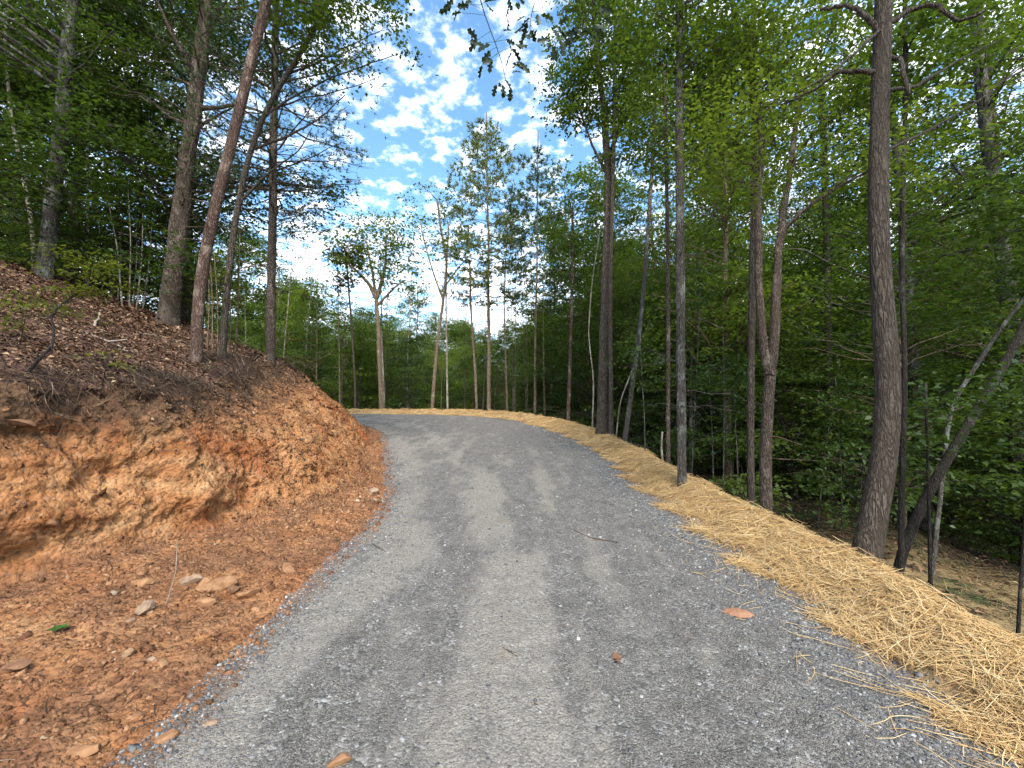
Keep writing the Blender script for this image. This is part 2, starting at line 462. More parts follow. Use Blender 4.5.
def sdist(x, y, P):
    """signed distance to a polyline: positive on its left"""
    shp = np.shape(x); x = np.ravel(x).astype(np.float32); y = np.ravel(y).astype(np.float32)
    best = np.full(x.shape, 1e18, np.float32); sg = np.zeros_like(best)
    for (ax, ay), (bx, by) in zip(P[:-1], P[1:]):
        dx, dy = bx - ax, by - ay
        t = np.clip(((x - ax) * dx + (y - ay) * dy) / (dx * dx + dy * dy), 0, 1)
        d = (x - ax - t * dx) ** 2 + (y - ay - t * dy) ** 2
        m = d < best
        best[m] = d[m]
        sg[m] = np.sign(dx * (y - ay) - dy * (x - ax))[m]
    return (np.sqrt(best) * sg).reshape(shp)


ZY = np.array([-200, -30, -20, 0, 3, 6, 8, 10, 14, 18, 21, 24, 30, 400.]); ZZ = np.array([-3, -1.6, -1.0, .04, .19, .355, .48, .66, 1.04, 1.40, 1.545, 1.60, 1.55, 1.0])


def zroad(y):
    o = 0
    for s in (-0.8, -0.4, 0, 0.4, 0.8): o = o + np.interp(np.asarray(y, float) + s, ZY, ZZ)
    return o / 5


BY = [-30, 0, 2, 3, 4.2, 5.0, 5.8, 7.0, 8.5, 10, 13, 16, 20]
BA = [1.9, 1.9, 2.0, 1.95, 1.55, 1.2, 0.75, 0.5, 0.4, 0.35, 0.4, 0.4, 0.4]
BW = [.8, .8, .72, .7, .75, 1.1, 1.7, 2.3, 2.35, 2.2, 2.2, 2.0, 2.0]
BH = [1.2, 1.3, 1.4, 1.42, 1.42, 1.48, 1.6, 1.85, 2.05, 2.15, 1.9, 1.2, 0.8]
RX = [0, .13, .33, .52, .70, .92, 1.5, 2.8, 5, 8, 9.5, 14, 25, 45, 80, 150, 320]
RZ = [0, .07, .18, .23, .13, -.14, -.72, -1.25, -1.55, -2.0, -2.6, -3.8, -4.6, -3.6, 3, 14, 30]


def terrain(x, y, detail=True):
    x = np.asarray(x, float); y = np.asarray(y, float)
    dl = sdist(x, y, LEFT); dr = -sdist(x, y, RIGHT)
    wob = 0.10 * fbm(x * 1.1, y * 1.1, o=3, seed=5) + 0.035 * fbm(x * 6, y * 6, o=2, seed=8)
    dle, dre = dl + wob, dr + wob
    zr = zroad(y)
    a = np.interp(y, BY, BA) + 0.16 * fbm(y * 0.9, x * 0.3, o=3, seed=21)
    w = np.interp(y, BY, BW) * (1 + 0.12 * vnoise(y * 0.7, 0 * y, seed=31))
    H = np.interp(y, BY, BH)
    v = (dle - a) / w
    vc = np.clip(v, 0, 1)
    up = zr + 0.10 * np.clip(dle, 0, None).clip(None, 99) * (dle < a) + 0.10 * a * (dle >= a)
    up = zr + 0.10 * np.minimum(np.clip(dle, 0, None), a)
    prof = 0.55 * vc + 0.45 * (1 - (1 - vc) ** 2.0)
    up = up + H * prof + 0.42 * np.clip(dle - a - w, 0, None)
    sp = np.log1p(np.exp(np.clip((y - 10.9) * 1.6, -40, 40))) / 1.6
    cap = 3.2 + 0.36 * np.clip(-x - 6, 0, 5) + 0.14 * np.clip(-x - 11, 0, 40) - 0.35 * sp
    cap = np.maximum(cap, zr - 2.5)
    k = 0.12
    mn = -k * np.logaddexp(-up / k, -cap / k)
    left = np.where(dle > 0, np.minimum(mn, up), up)
    right = zr + np.interp(np.clip(dre, 0, None), RX, RZ)
    z = np.where(dle > 0, left, np.where(dre > 0, right, zr))
    inside = (dle <= 0) & (dre <= 0)
    if detail:
        # crown, wheel tracks and stony roughness of the road
        lat = np.clip(-dle, 0, 4)
        track = -0.018 * np.exp(-((lat - 0.85) / 0.28) ** 2) - 0.018 * np.exp(-((lat - 2.6) / 0.3) ** 2)
        rough = 0.010 * fbm(x * 7, y * 7, o=3, seed=41) + 0.006 * fbm(x * 28, y * 28, o=2, seed=43)
        z = z + np.where(inside, track * smooth(0, .2, lat) + rough, 0)
        apron = (dle > 0)
        fade = smooth(0, 0.25, dle)
        z = z + np.where(apron, fade * (0.065 * fbm(x * 2.3, y * 2.3, o=5, seed=51, g=0.62) + 0.028 * np.abs(fbm(x * 9, y * 6, o=4, seed=53, g=.65))), 0)
        z = z + np.where(apron, smooth(1.0, 1.3, v) * 0.10 * fbm(x * 1.1, y * 1.1, o=4, seed=55), 0)
        z = z + np.where(dre > 0, smooth(0, .3, dre) * (0.05 * fbm(x * 2.6, y * 2.6, o=3, seed=61) + 0.015 * fbm(x * 12, y * 12, o=2, seed=62)), 0)
        z = z + np.where(dre > 1.5, smooth(1.5, 4, dre) * 0.22 * fbm(x * .6, y * .6, o=4, seed=63), 0)
    return z, dle, dre, v


def hz(x, y):
    return float(terrain(np.array([x]), np.array([y]))[0][0])


def hit(px, py, y0=1.5, y1=60):
    Y = np.linspace(y0, y1, 2500)
    d = ray(px, py)
    P = np.array([0, 0, CAM_Z])[None] + d[None] * (Y / d[1])[:, None]
    z = terrain(P[:, 0], P[:, 1])[0]
    b = np.nonzero(P[:, 2] <= z)[0]
    i = b[0] if len(b) else int(np.argmin(P[:, 2] - z))
    return P[i]


def axis(parts):
    o = [parts[0][0]]
    for a, b, st in parts:
        n = max(1, int(round((b - a) / st)))
        o += list(np.linspace(a, b, n + 1)[1:])
    return np.array(o)


def grow(a, b, st, g=1.25):
    o, x = [], a
    sgn = 1 if b > a else -1
    while (b - x) * sgn > 0:
        x += st * sgn; st *= g; o.append(x)
    return o


xs = axis([(-14, -8, .12), (-8, -5.6, .04), (-5.6, -2.4, .014), (-2.4, 3.4, .028), (3.4, 8, .06), (8, 20, .25)])
xs = np.concatenate([grow(-14, -320, .2)[::-1], xs, grow(20, 320, .4)])
ys = axis([(-15, 0.6, .4), (0.6, 6.2, .026), (6.2, 12, .05), (12, 25, .085), (25, 42, .3)])
ys = np.concatenate([grow(-15, -60, .6)[::-1], ys, grow(42, 420, .5)])
X, Y = np.meshgrid(xs, ys, indexing='xy')
Z, DL, DR, VV = terrain(X, Y)
Pn = np.stack([X, Y, Z], -1)
# carve the cut face sideways: bedded ledges, crumbled pockets and the undercut at its foot
face = smooth(-0.02, 0.12, VV) * (1 - smooth(0.85, 1.15, VV)) * (DL > 0)
gy, gx = np.gradient(DL, ys, xs)
gl = np.sqrt(gx ** 2 + gy ** 2) + 1e-6
nx, ny = -gx / gl, -gy / gl
near = 1 - smooth(4.0, 5.0, Y)
led = fbm(X * 0.8 + Y * 0.9, Z * 3.2 + 0.5 * Y, X * 0.4, o=4, seed=71, g=0.62)
pock = np.abs(fbm(Y * 2.2, Z * 3.0, X * 1.2, o=4, seed=73, g=0.6))
rill = fbm(Y * 5.5 + X * 1.5, Z * .7, o=3, seed=76, g=.6)
chunk = np.abs(fbm(Y * 6, Z * 7, X * 5, o=4, seed=75, g=.68))
disp = 0.11 * led - 0.13 * pock + 0.05 - 0.10 * chunk - 0.07 * np.abs(rill) * smooth(4.0, 6.0, Y) + 0.03 * fbm(Y * 21, Z * 23, X * 19, o=2, seed=78)
under = near * (0.6 + .8 * fbm(Y * 1.3, X * 0, o=3, seed=79)) * (-0.30 * np.exp(-((VV - 0.06) / 0.05) ** 2) + 0.05 * np.exp(-((VV - 0.22) / 0.08) ** 2))
Pn[..., 0] += face * (disp + under) * nx
Pn[..., 1] += face * (disp + under) * ny
# crumbly humus lip
lip = np.exp(-((VV - 1.02) / 0.12) ** 2) * (DL > 0)
Pn[..., 2] += lip * 0.07 * fbm(X * 5, Y * 5, o=3, seed=81)
Pn[..., 0] += lip * 0.16 * nx * (0.4 + fbm(X * 4, Y * 4, o=3, seed=83))

ny_, nx_ = X.shape
idx = np.arange(ny_ * nx_).reshape(ny_, nx_)
quads = np.stack([idx[:-1, :-1], idx[:-1, 1:], idx[1:, 1:], idx[1:, :-1]], -1).reshape(-1, 4)


def fc(A): return (0.25 * (A[:-1, :-1] + A[:-1, 1:] + A[1:, 1:] + A[1:, :-1])).ravel()


fdl, fdr, fv = fc(DL), fc(DR), fc(VV)
fx, fy = fc(X), fc(Y)
jit = 0.12 * fbm(fx * 5, fy * 5, o=3, seed=91)
cls = np.zeros(len(quads), int)
cls[fdl > 0] = 1
cls[(fdl > 0) & (fv + jit * 1.3 > 0.97)] = 2
cls[(fdr > 0) & (fdl <= 0)] = 3
cls[(fdr + jit * 1.2 > 1.0) & (fdl <= 0)] = 4
flat = Pn.reshape(-1, 3)
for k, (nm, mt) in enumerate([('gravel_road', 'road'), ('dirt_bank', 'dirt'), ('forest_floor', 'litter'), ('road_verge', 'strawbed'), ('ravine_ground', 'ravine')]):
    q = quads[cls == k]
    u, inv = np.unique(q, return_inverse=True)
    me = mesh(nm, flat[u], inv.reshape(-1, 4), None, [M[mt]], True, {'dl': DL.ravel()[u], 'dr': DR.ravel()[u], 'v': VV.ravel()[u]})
    tag(link(nm, me), kind='structure')

# nearest-vertex lookup so scatter sits on the carved surface
def surf(n, cond, seed, xr, yr):
    r = np.random.default_rng(seed)
    out = []
    wx = np.nonzero((xs > xr[0]) & (xs < xr[1]))[0]; wy = np.nonzero((ys > yr[0]) & (ys < yr[1]))[0]
    tot = 0
    while tot < n:
        x = r.uniform(*xr, n * 2); y = r.uniform(*yr, n * 2)
        i = np.clip(np.searchsorted(xs, x), 0, nx_ - 2); j = np.clip(np.searchsorted(ys, y), 0, ny_ - 2)
        ok = cond(DL[j, i], DR[j, i], VV[j, i], x, y, r)
        p = Pn[j, i][ok] + np.stack([r.uniform(-.5, .5, ok.sum()) * (xs[i + 1] - xs[i])[ok], r.uniform(-.5, .5, ok.sum()) * (ys[j + 1] - ys[j])[ok], 0 * x[ok]], -1)
        e1 = Pn[j, i + 1][ok] - Pn[j, i][ok]; e2 = Pn[j + 1, i][ok] - Pn[j, i][ok]
        nn = np.cross(e1, e2); nn /= np.linalg.norm(nn, axis=1)[:, None] + 1e-9
        out.append(np.hstack([p, nn])); tot += len(p)
        if len(p) == 0: break
    o = np.vstack(out)[:n]
    return o[:, :3], o[:, 3:]


# ------------------------------------------------------------------ leaves, needles, stones as raw arrays
def unit(v): return v / (np.linalg.norm(v, axis=-1, keepdims=True) + 1e-9)


def leaf_quads(C, N, D, L, W, fold=0.18):
    """one folded four-point leaf per row: C base, N normal, D direction"""
    D = unit(D - N * np.sum(D * N, -1, keepdims=True)); S = np.cross(N, D)
    L = np.broadcast_to(L, (len(C),))[:, None]; W = np.broadcast_to(W, (len(C),))[:, None]
    a = C; b = C + D * L * .45 + S * W * .5 + N * W * fold; c = C + D * L - N * L * .12; d = C + D * L * .45 - S * W * .5 + N * W * fold
    V = np.stack([a, b, c, d], 1).reshape(-1, 3)
    return V, np.arange(len(V)).reshape(-1, 4)


def spray_leaves(r, centers, radius, n, size, flat=0.3, tilt=0.55):
    C = np.repeat(centers, n, axis=0); m = len(C)
    rad = np.broadcast_to(radius, (len(centers),)); rad = np.repeat(rad, n)[:, None]
    off = r.normal(0, 0.5, (m, 3)); off[:, 2] *= flat
    off[:, 2] -= 0.18 * (off[:, 0] ** 2 + off[:, 1] ** 2)
    P = C + off * rad
    N = unit(np.stack([r.normal(0, tilt, m), r.normal(0, tilt, m), np.abs(r.normal(1, .3, m)) + .1], -1))
    D = unit(off * [1, 1, 0.2] + r.normal(0, .5, (m, 3)) - [0, 0, .25])
    L = size * r.uniform(.5, 1.5, m)
    return leaf_quads(P, N, D, L, L * r.uniform(.5, .75, m))


def bez(a, b, lift, n=6):
    t = np.linspace(0, 1, n)[:, None]
    m = (a + b) / 2 + np.array([0, 0, lift])
    return (1 - t) ** 2 * a + 2 * t * (1 - t) * m + t * t * b


def smooth_path(P, n):
    P = np.asarray(P, float)
    s = np.concatenate([[0], np.cumsum(np.linalg.norm(np.diff(P, axis=0), axis=1))])
    t = np.linspace(0, s[-1], n)
    Q = np.stack([np.interp(t, s, P[:, i]) for i in range(3)], -1)
    for _ in range(max(2, n // 8)):
        Q[1:-1] = .25 * Q[:-2] + .5 * Q[1:-1] + .25 * Q[2:]
    return Q


class Tree:
    """a tree in local coordinates, its foot at the origin"""
    def __init__(s, seed, dens=1.0):
        s.dens = dens; s.r = np.random.default_rng(seed); s.wood = MB(); s.leaf = MB(); s.limbs = []; s.limbp = []; s.limbr = []

    def trunk(s, P, r0, r1, sides=12, n=None, wob=.12):
        P = np.asarray(P, float)
        L = np.linalg.norm(np.diff(P, axis=0), axis=1).sum()
        n = n or int(max(14, min(70, L / 0.22)))
        Q = smooth_path(P, n)
        Q[:, :2] += (np.stack([fbm(np.linspace(0, L * .35, n) + s.r.random() * 99, np.zeros(n), o=3, seed=7), fbm(np.linspace(0, L * .35, n) + s.r.random() * 99, np.zeros(n), o=3, seed=9)], -1)) * r0 * .5 * np.linspace(0, 1, n)[:, None]
        rad = r0 + (r1 - r0) * np.linspace(0, 1, n) ** 0.6
        s.P, s.rad = Q, rad
        foot = Q[0] - np.array([0, 0, .35 + r0])
        s.wood.tube(np.vstack([foot, Q]), np.concatenate([[rad[0]], rad]), sides, wob, True)
        return s

    def point(s, z):
        i = int(np.clip(np.searchsorted(s.P[:, 2], z), 0, len(s.P) - 1))
        return s.P[i], s.rad[i]

    def branch(s, a, b, r, lift=0.1, sides=5, n=6, mb=None, jig=0.05):
        Q = bez(np.asarray(a, float), np.asarray(b, float), lift, n)
        L = np.linalg.norm(Q[-1] - Q[0])
        Q[1:-1] += s.r.normal(0, jig * L * .5, (n - 2, 3))
        (mb or s.wood).tube(Q, np.linspace(r, r * .3, n), sides, 0)
        return Q

    def crown(s, c, rad, n, leaf=.09, per=40, sr=.45, flat=.3, shell=.5, zmin=None, wood=True, tilt=.55, twig=.4):
        """sprays of leaves through an ellipsoid, each carried by a branch from the trunk"""
        c = np.asarray(c, float); rad = np.asarray(rad, float)
        n = int(n * s.dens); twig = twig / s.dens
        d = unit(s.r.normal(0, 1, (n, 3)))
        q = s.r.uniform(shell ** 3, 1, n) ** (1 / 3)
        C = c + d * q[:, None] * rad
        if zmin is not None: C[:, 2] = np.maximum(C[:, 2], zmin + s.r.uniform(0, .5, n))
        ztop, zbot = s.P[-1, 2], s.P[0, 2]
        if wood:
            att = np.vstack([s.P] + s.limbp); ar = np.concatenate([s.rad] + s.limbr)
            src = np.concatenate([np.full(len(s.P), -1)] + [np.full(len(p_), q_) for q_, p_ in enumerate(s.limbp)])
            for k in range(n):
                if s.r.random() > twig: continue
                df = C[k] - att; hd_ = np.linalg.norm(df[:, :2], axis=1)
                cost = np.linalg.norm(df, axis=1) + 1.5 * np.clip(.35 * hd_ - df[:, 2], 0, None) + s.r.uniform(0, .25) * np.abs(df[:, 2] - hd_)
                cost[:int(len(s.P) * .12)] += 5
                i = int(np.argmin(cost)); hd = hd_[i]
                s.branch(att[i], C[k], min(ar[i] * .45, .008 + .010 * hd), .12 * hd, 4, 6, mb=None if src[i] < 0 else s.limbs[src[i]])
        V, qd = spray_leaves(s.r, C, sr * s.r.uniform(.7, 1.35, n), per, leaf, flat, tilt)
        s.leaf.add(V, qd)
        return s

    def tufts(s, C, D, n=10, L=.12, W=.012):
        m = len(C)
        c = np.repeat(C, n, 0); d = np.repeat(D, n, 0)
        dd = unit(d * .55 + s.r.normal(0, .62, (m * n, 3)) + [0, 0, .15])
        sd = unit(np.cross(dd, s.r.normal(0, 1, (m * n, 3))))
        l = L * s.r.uniform(.7, 1.2, (m * n, 1))
        V = np.stack([c - sd * W * .5, c + sd * W * .5, c + dd * l], 1).reshape(-1, 3)
        s.leaf.add(V, None, np.arange(len(V)).reshape(-1, 3))

    def pine(s, z0, z1, rmax, step=.6, L=.14, W=.014, dens=1.0, up=.15, prof=None, ntuft=9, skip=.1):
        z = z0
        while z < z1:
            f = (z - z0) / (z1 - z0)
            R_ = rmax * (prof(f) if prof else (1 - f) ** .75 * (.5 + .5 * min(1, f * 5)) + .06)
            k = s.r.integers(4, 7); a0 = s.r.random() * 6.28
            for i in range(k):
                if s.r.random() < skip: continue
                a = a0 + i * 6.283 / k + s.r.normal(0, .25)
                ln = R_ * s.r.uniform(.65, 1.15)
                p, pr = s.point(z + s.r.normal(0, .06))
                e = p + np.array([math.cos(a) * ln, math.sin(a) * ln, ln * (up + .35 * f) + s.r.normal(0, .08) * ln])
                Q = s.branch(p, e, min(pr * .4, .006 + .010 * ln), -.06 * ln, 4, 7, jig=.03)
                m = max(3, int(ln * 13 * dens))
                t = s.r.uniform(.3, 1.02, m)
                base = np.stack([np.interp(t * 6, np.arange(7), Q[:, j]) for j in range(3)], -1)
                dirn = unit(e - p)
                side = np.cross(dirn, [0, 0, 1])
                lat = s.r.normal(0, .22, m) * ln * np.sin(np.clip(t, 0, 1) * 2.6 + .3)
                C = base + side * lat[:, None] + dirn * np.abs(lat)[:, None] * .6
                C[:, 2] += s.r.normal(0, .03 * ln + .02, m)
                s.tufts(C, unit(dirn + side * np.sign(lat)[:, None] * .7 + [0, 0, .25]), ntuft, L, W)
            z += step * s.r.uniform(.75, 1.25)
        return s

    def dead(s, z0, z1, n, lmin, lmax, r=.007, az=None, droop=.05):
        """thin bare lower branches"""
        for _ in range(n):
            z = s.r.uniform(z0, z1); p, pr = s.point(z)
            a = s.r.uniform(0, 6.283) if az is None else s.r.normal(az[0], az[1])
            ln = s.r.uniform(lmin, lmax)
            e = p + np.array([math.cos(a) * ln, math.sin(a) * ln, s.r.normal(-droop, .13) * ln])
            Q = s.branch(p, e, r * s.r.uniform(.7, 1.6), .05 * ln, 4, 6, jig=.05)
            for _k in range(s.r.integers(1, 4)):
                i = s.r.integers(2, 5)
                b = Q[i] + unit(e - p + s.r.normal(0, .5 * ln, 3)) * ln * s.r.uniform(.2, .45)
                s.branch(Q[i], b, r * .5, 0, 3, 4)
        return s

    def limb(s, pts, r0, r1, n=18):
        m = MB(); Q = smooth_path(pts, n)
        Q[1:-1] += s.r.normal(0, min(r0, .03) * .2, (n - 2, 3))
        m.tube(Q, np.linspace(r0, r1, n), 8, .1)
        s.limbs.append(m); s.limbp.append(Q[3:]); s.limbr.append(np.linspace(r0, r1, n)[3:])
        return Q

    def emit(s, name, loc, bark, leafm, rz=0, sc=1):
        e = link(name, None, None, loc, rz, sc)
        e.empty_display_size = .2
        link('trunk', s.wood.mesh('trunk', [M[bark]]), e)
        if s.leaf.n: link('crown', s.leaf.mesh('crown', [M[leafm]], False), e)
        for m in s.limbs: link('limb', m.mesh('limb', [M[bark]]), e)
        return e


NTREE = [0]


def placed(name, label, cat, pts, Y, w0, w1, bark, leafm, up=0.0, crowns=(), pine=None, dead=None, limbs=(), group=None, leaf=.09, per=40, sr=.36, flat=.3, base=None, twig=.4, wob=.12, tufts=None):
    """one of the trees the photo shows singly: pts are places along its trunk, Y its distance"""
    NTREE[0] += 1
    t = Tree(1000 + NTREE[0], 2.3)
    if Y is None:
        b = hit(*pts[0]); Y = float(b[1])
    P = [at(px, py, Y) for px, py in pts]
    foot = np.array([P[0][0], Y, hz(P[0][0], Y)])
    if P[1][2] > foot[2] + .3: P[0] = foot
    else: P.insert(0, foot)
    if up:
        d = unit(P[-1] - P[-2]); P.append(P[-1] + unit(d + [0, 0, .6]) * up)
    P = np.array(P) - foot
    k = Y / F
    t.trunk(P, w0 * .68 * k / 2, w1 * .8 * k / 2, 14 if w0 > 11 else 9, wob=wob)
    for L in limbs:
        t.limb([at(px, py, Y + dy) - foot for px, py, dy in L[0]], L[1] * k / 2, L[2] * k / 2)
    for c in crowns:
        px, py, rx, ry, n = c[:5]
        C = at(px, py, Y) - foot
        if len(c) > 5: C[1] += c[5]
        t.crown(C, (rx * k, rx * k * .85, ry * k), n, leaf, per, sr, flat, twig=twig)
    if pine:
        t.pine(**{kk: vv for kk, vv in pine.items()})
    if dead:
        for d in (dead if isinstance(dead, list) else [dead]): t.dead(**d)
    e = t.emit(name, foot, bark, leafm)
    tag(e, label, cat, group)
    return e, t, foot, Y


# ------------------------------------------------------------------ trees the photo shows one by one
# left hill
placed('mottled_tree', 'thick grey mottled trunk at the far left of the hilltop', 'tree', [(45, 274), (52, 210), (62, 120), (72, 0)], 9.0, 21, 12, 'bark_grey', 'leaf_dark', 7,
       [(20, -10, 190, 90, 60), (90, 60, 90, 50, 22), (60, -170, 190, 110, 50)], leaf=.07, per=46, sr=.5, dead=dict(z0=2.5, z1=6, n=14, lmin=.5, lmax=1.4))
placed('large_pine', 'largest old pine with a broad dark trunk above the bank', 'pine', [(168, 314), (178, 240), (188, 150), (203, 45), (208, 0)], 9.4, 28, 11, 'bark_pine', 'leaf_dark', 7,
       [(205, -30, 150, 95, 60), (190, -190, 200, 100, 45), (120, 60, 70, 45, 18)], leaf=.07, per=46, sr=.5,
       dead=dict(z0=1.8, z1=7, n=40, lmin=.6, lmax=1.9, r=.012),
       limbs=[([(197, 108, 0), (215, 108, -.3), (238, 104, -.5), (262, 112, -.7)], 5, 2), ([(196, 78, 0), (188, 60, -.2), (170, 30, -.4), (152, -10, -.5)], 5, 2), ([(190, 140, 0), (205, 122, -.2), (232, 108, -.3)], 4, 1.5), ([(200, 90, 0), (196, 130, -.35), (186, 175, -.4)], 4, 2)])
placed('reddish_pine', 'reddish flaky trunk leaning right at the bank lip', 'pine', [(196, 362), (198, 300), (208, 238), (235, 128), (252, 55), (266, 0)], None, 17, 10, 'bark_red', 'leaf_mid', 7,
       [(285, -60, 110, 70, 34), (290, -180, 170, 90, 34)], leaf=.08, per=42, sr=.42, dead=dict(z0=1.2, z1=5.2, n=16, lmin=.3, lmax=1.0))
placed('leaning_tree', 'slim curved trunk bending right over the bank beside the reddish pine', 'tree', [(222, 362), (226, 300), (234, 225), (250, 150), (268, 105), (292, 68), (318, 22), (332, -8)], None, 11, 5, 'bark_brown', 'leaf_mid', 2.5,
       [(340, -30, 60, 42, 16), (305, 30, 42, 42, 11), (335, 55, 35, 25, 5), (385, 8, 36, 20, 4), (392, 48, 30, 14, 2)], leaf=.075, per=38, sr=.34, twig=.8,
       dead=dict(z0=1.0, z1=4.8, n=16, lmin=.4, lmax=1.3, az=(0.3, 1.1)),
       limbs=[([(262, 118, 0), (290, 98, .1), (330, 78, .2), (395, 55, .3)], 2.6, .8), ([(250, 150, 0), (285, 138, .1), (318, 120, .15), (345, 95, .2)], 3, .9), ([(238, 205, 0), (262, 178, 0), (300, 150, .2), (312, 128, .3)], 2.6, .8), ([(285, 75, 0), (320, 62, .2), (352, 44, .3), (382, 30, .3)], 2.4, .7)])
placed('branchy_pine', 'straight pine with bare side twigs on the bank nose', 'pine', [(270, 362), (271, 280), (273, 180), (275, 60), (276, 0)], 9.6, 14, 7, 'bark_pine', 'needle', 4.5,
       [], pine=dict(z0=3.9, z1=14, rmax=2.5, step=.40, L=.13, W=.014, dens=1.5, ntuft=11, prof=lambda f: (1 - f) ** .5 * (.75 + .25 * min(1, f * 4)) + .05),
       dead=[dict(z0=1.4, z1=6.2, n=54, lmin=.8, lmax=2.1, r=.009, droop=-.02), dict(z0=2.5, z1=5.5, n=24, lmin=1.2, lmax=2.6, az=(.2, .5), r=.009, droop=-.02)])
placed('crooked_sapling', 'thin crooked grey stem left of the mottled trunk', 'tree', [(36, 262), (33, 230), (22, 170), (10, 110), (5, 40), (8, 0)], 9.8, 6, 3, 'bark_pale', 'leaf_dark', 2, [(10, 0, 60, 40, 14)], per=36)
placed('thin_tree', 'thin upright dark stem at the left edge of the hilltop', 'tree', [(12, 262), (15, 190), (22, 80), (24, 0)], 10.5, 6, 4, 'bark_brown', 'leaf_dark', 3, [(20, -10, 70, 50, 18)], per=36)
placed('pale_sapling', 'pale straight sapling behind the yellow green shrub', 'sapling', [(88, 282), (88, 230), (87, 150), (92, 60)], 10.2, 5, 2, 'bark_pale', 'leaf_dark', 1.0, [(92, 70, 55, 60, 22)], per=36, sr=.4)
for q, (xa, xb, yb, ya) in enumerate([(123, 108, 200, 296), (130, 128, 190, 296), (137, 143, 212, 302), (143, 152, 222, 300), (118, 120, 230, 296), (134, 136, 215, 296)]):
    placed('bare_sapling', 'thin whitish leafless stem in the thicket left of the largest pine', 'sapling', [(xa, ya), ((xa + xb) / 2 + 2, (ya + yb) / 2), (xb, yb)], 9.3 + .15 * q, 2.6, .8, 'bark_pale', 'leaf_dark',
           dead=dict(z0=.4, z1=1.7, n=4, lmin=.25, lmax=.8, r=.004), group='bare whitish saplings by the largest pine')
for q, (xa, xb, yb, ya) in enumerate([(213, 210, 255, 345), (219, 214, 250, 345), (231, 228, 250, 345), (236, 240, 235, 340), (207, 209, 280, 350)]):
    placed('thin_sapling', 'thin young stem between the reddish pine and the bank nose', 'sapling', [(xa, ya), ((xa + xb) / 2 + 1, (ya + yb) / 2), (xb, yb)], 7.9 + .2 * q, 2.6, 1, 'bark_tan', 'leaf_yellow', 0,
           [(xb + 4, (yb + ya) / 2 - 20, 16, 30, 5)], leaf=.06, per=9, sr=.16, group='thin saplings on the bank nose')

# round the bend, left to right
placed('forked_oak', 'tan trunk forking low at the left end of the road bend', 'tree', [(382, 414), (380, 360), (377, 318), (376, 296)], 23.2, 8, 5, 'bark_tan', 'leaf_mid', 0,
       [(372, 246, 44, 30, 46), (402, 274, 24, 20, 13), (350, 262, 22, 18, 10)], leaf=.15, per=30, sr=.6, twig=.6,
       limbs=[([(376, 298, 0), (370, 285, 0), (358, 272, 0), (346, 262, .4)], 4.5, 1.5), ([(377, 298, 0), (382, 280, 0), (386, 262, 0), (386, 235, 0)], 4, 1.5), ([(378, 305, 0), (392, 290, 0), (404, 280, 0)], 3, 1.2), ([(376, 296, 0), (372, 270, .3), (366, 240, .3)], 3.5, 1.2)])
placed('brown_leaved_limb_tree', 'small tree with rusty brown leaves left of the forked tan trunk', 'tree', [(356, 414), (355, 380), (352, 330), (346, 250)], 24.0, 4.5, 1.8, 'bark_brown', 'needle_dead', 0, [(347, 254, 20, 13, 16), (343, 280, 12, 10, 5)], leaf=.17, per=26, sr=.5)
placed('slanting_tree', 'tan trunk slanting right just right of the forked one', 'tree', [(431, 412), (435, 370), (439, 330), (443, 300), (447, 262), (440, 225)], 23.2, 6.5, 2.5, 'bark_tan', 'leaf_mid', 1.5,
       [(432, 220, 34, 40, 24), (450, 250, 22, 26, 9), (410, 232, 26, 24, 9)], leaf=.14, per=17, sr=.6, twig=.8,
       limbs=[([(443, 300, 0), (434, 275, 0), (425, 245, 0), (420, 220, 0)], 2.2, .8), ([(446, 285, 0), (458, 268, 0), (470, 255, 0)], 2, .7)])
placed('pole_tree', 'straight pale pole trunk beside the slanting tan one', 'tree', [(448, 412), (447, 360), (446, 300), (448, 240)], 23.4, 3.6, 1.5, 'bark_pale', 'leaf_mid', 1, [(454, 228, 24, 38, 14)], leaf=.14, per=16, sr=.6)
placed('rust_needled_pine', 'slim pine with rust coloured needles left of the tall pine', 'pine', [(478, 413), (475, 370), (471, 310), (470, 262)], 22.9, 5, 2.2, 'bark_tan', 'needle_dead', 0, [],
       pine=dict(z0=7.2, z1=9.6, rmax=1.3, step=.4, L=.15, W=.03, dens=1.0, ntuft=6))
placed('tall_pine', 'tall airy pine alone against the sky at the middle of the bend', 'pine', [(489, 413), (489, 340), (488, 230), (487, 112)], 22.6, 7.8, 1.4, 'bark_tan', 'needle_sun', 0, [],
       pine=dict(z0=7.6, z1=17.2, rmax=3.3, step=.55, L=.24, W=.045, dens=1.15, ntuft=9, up=.18, prof=lambda f: (1 - f) ** .6 * (.7 + .3 * min(1, f * 3)) + .05),
       dead=dict(z0=5.0, z1=9, n=26, lmin=.6, lmax=1.9, r=.012, droop=0))
placed('thin_pole', 'very thin tan pole just right of the tall pine', 'tree', [(508, 414), (506, 370), (504, 300), (507, 230)], 22.6, 3.2, 1.3, 'bark_tan', 'leaf_mid', 1, [(508, 240, 18, 40, 12)], leaf=.14, per=15, sr=.6)
placed('feathery_pine', 'slim pine with feathery top right of the tall pine', 'pine', [(535, 417), (535, 360), (537, 260), (538, 130)], 20.5, 5.2, 1.2, 'bark_tan', 'needle', 0, [],
       pine=dict(z0=6.4, z1=14.6, rmax=2.6, step=.5, L=.22, W=.04, dens=1.0, ntuft=9, up=.15, prof=lambda f: (1 - f) ** .6 * (.6 + .4 * min(1, f * 3)) + .05))
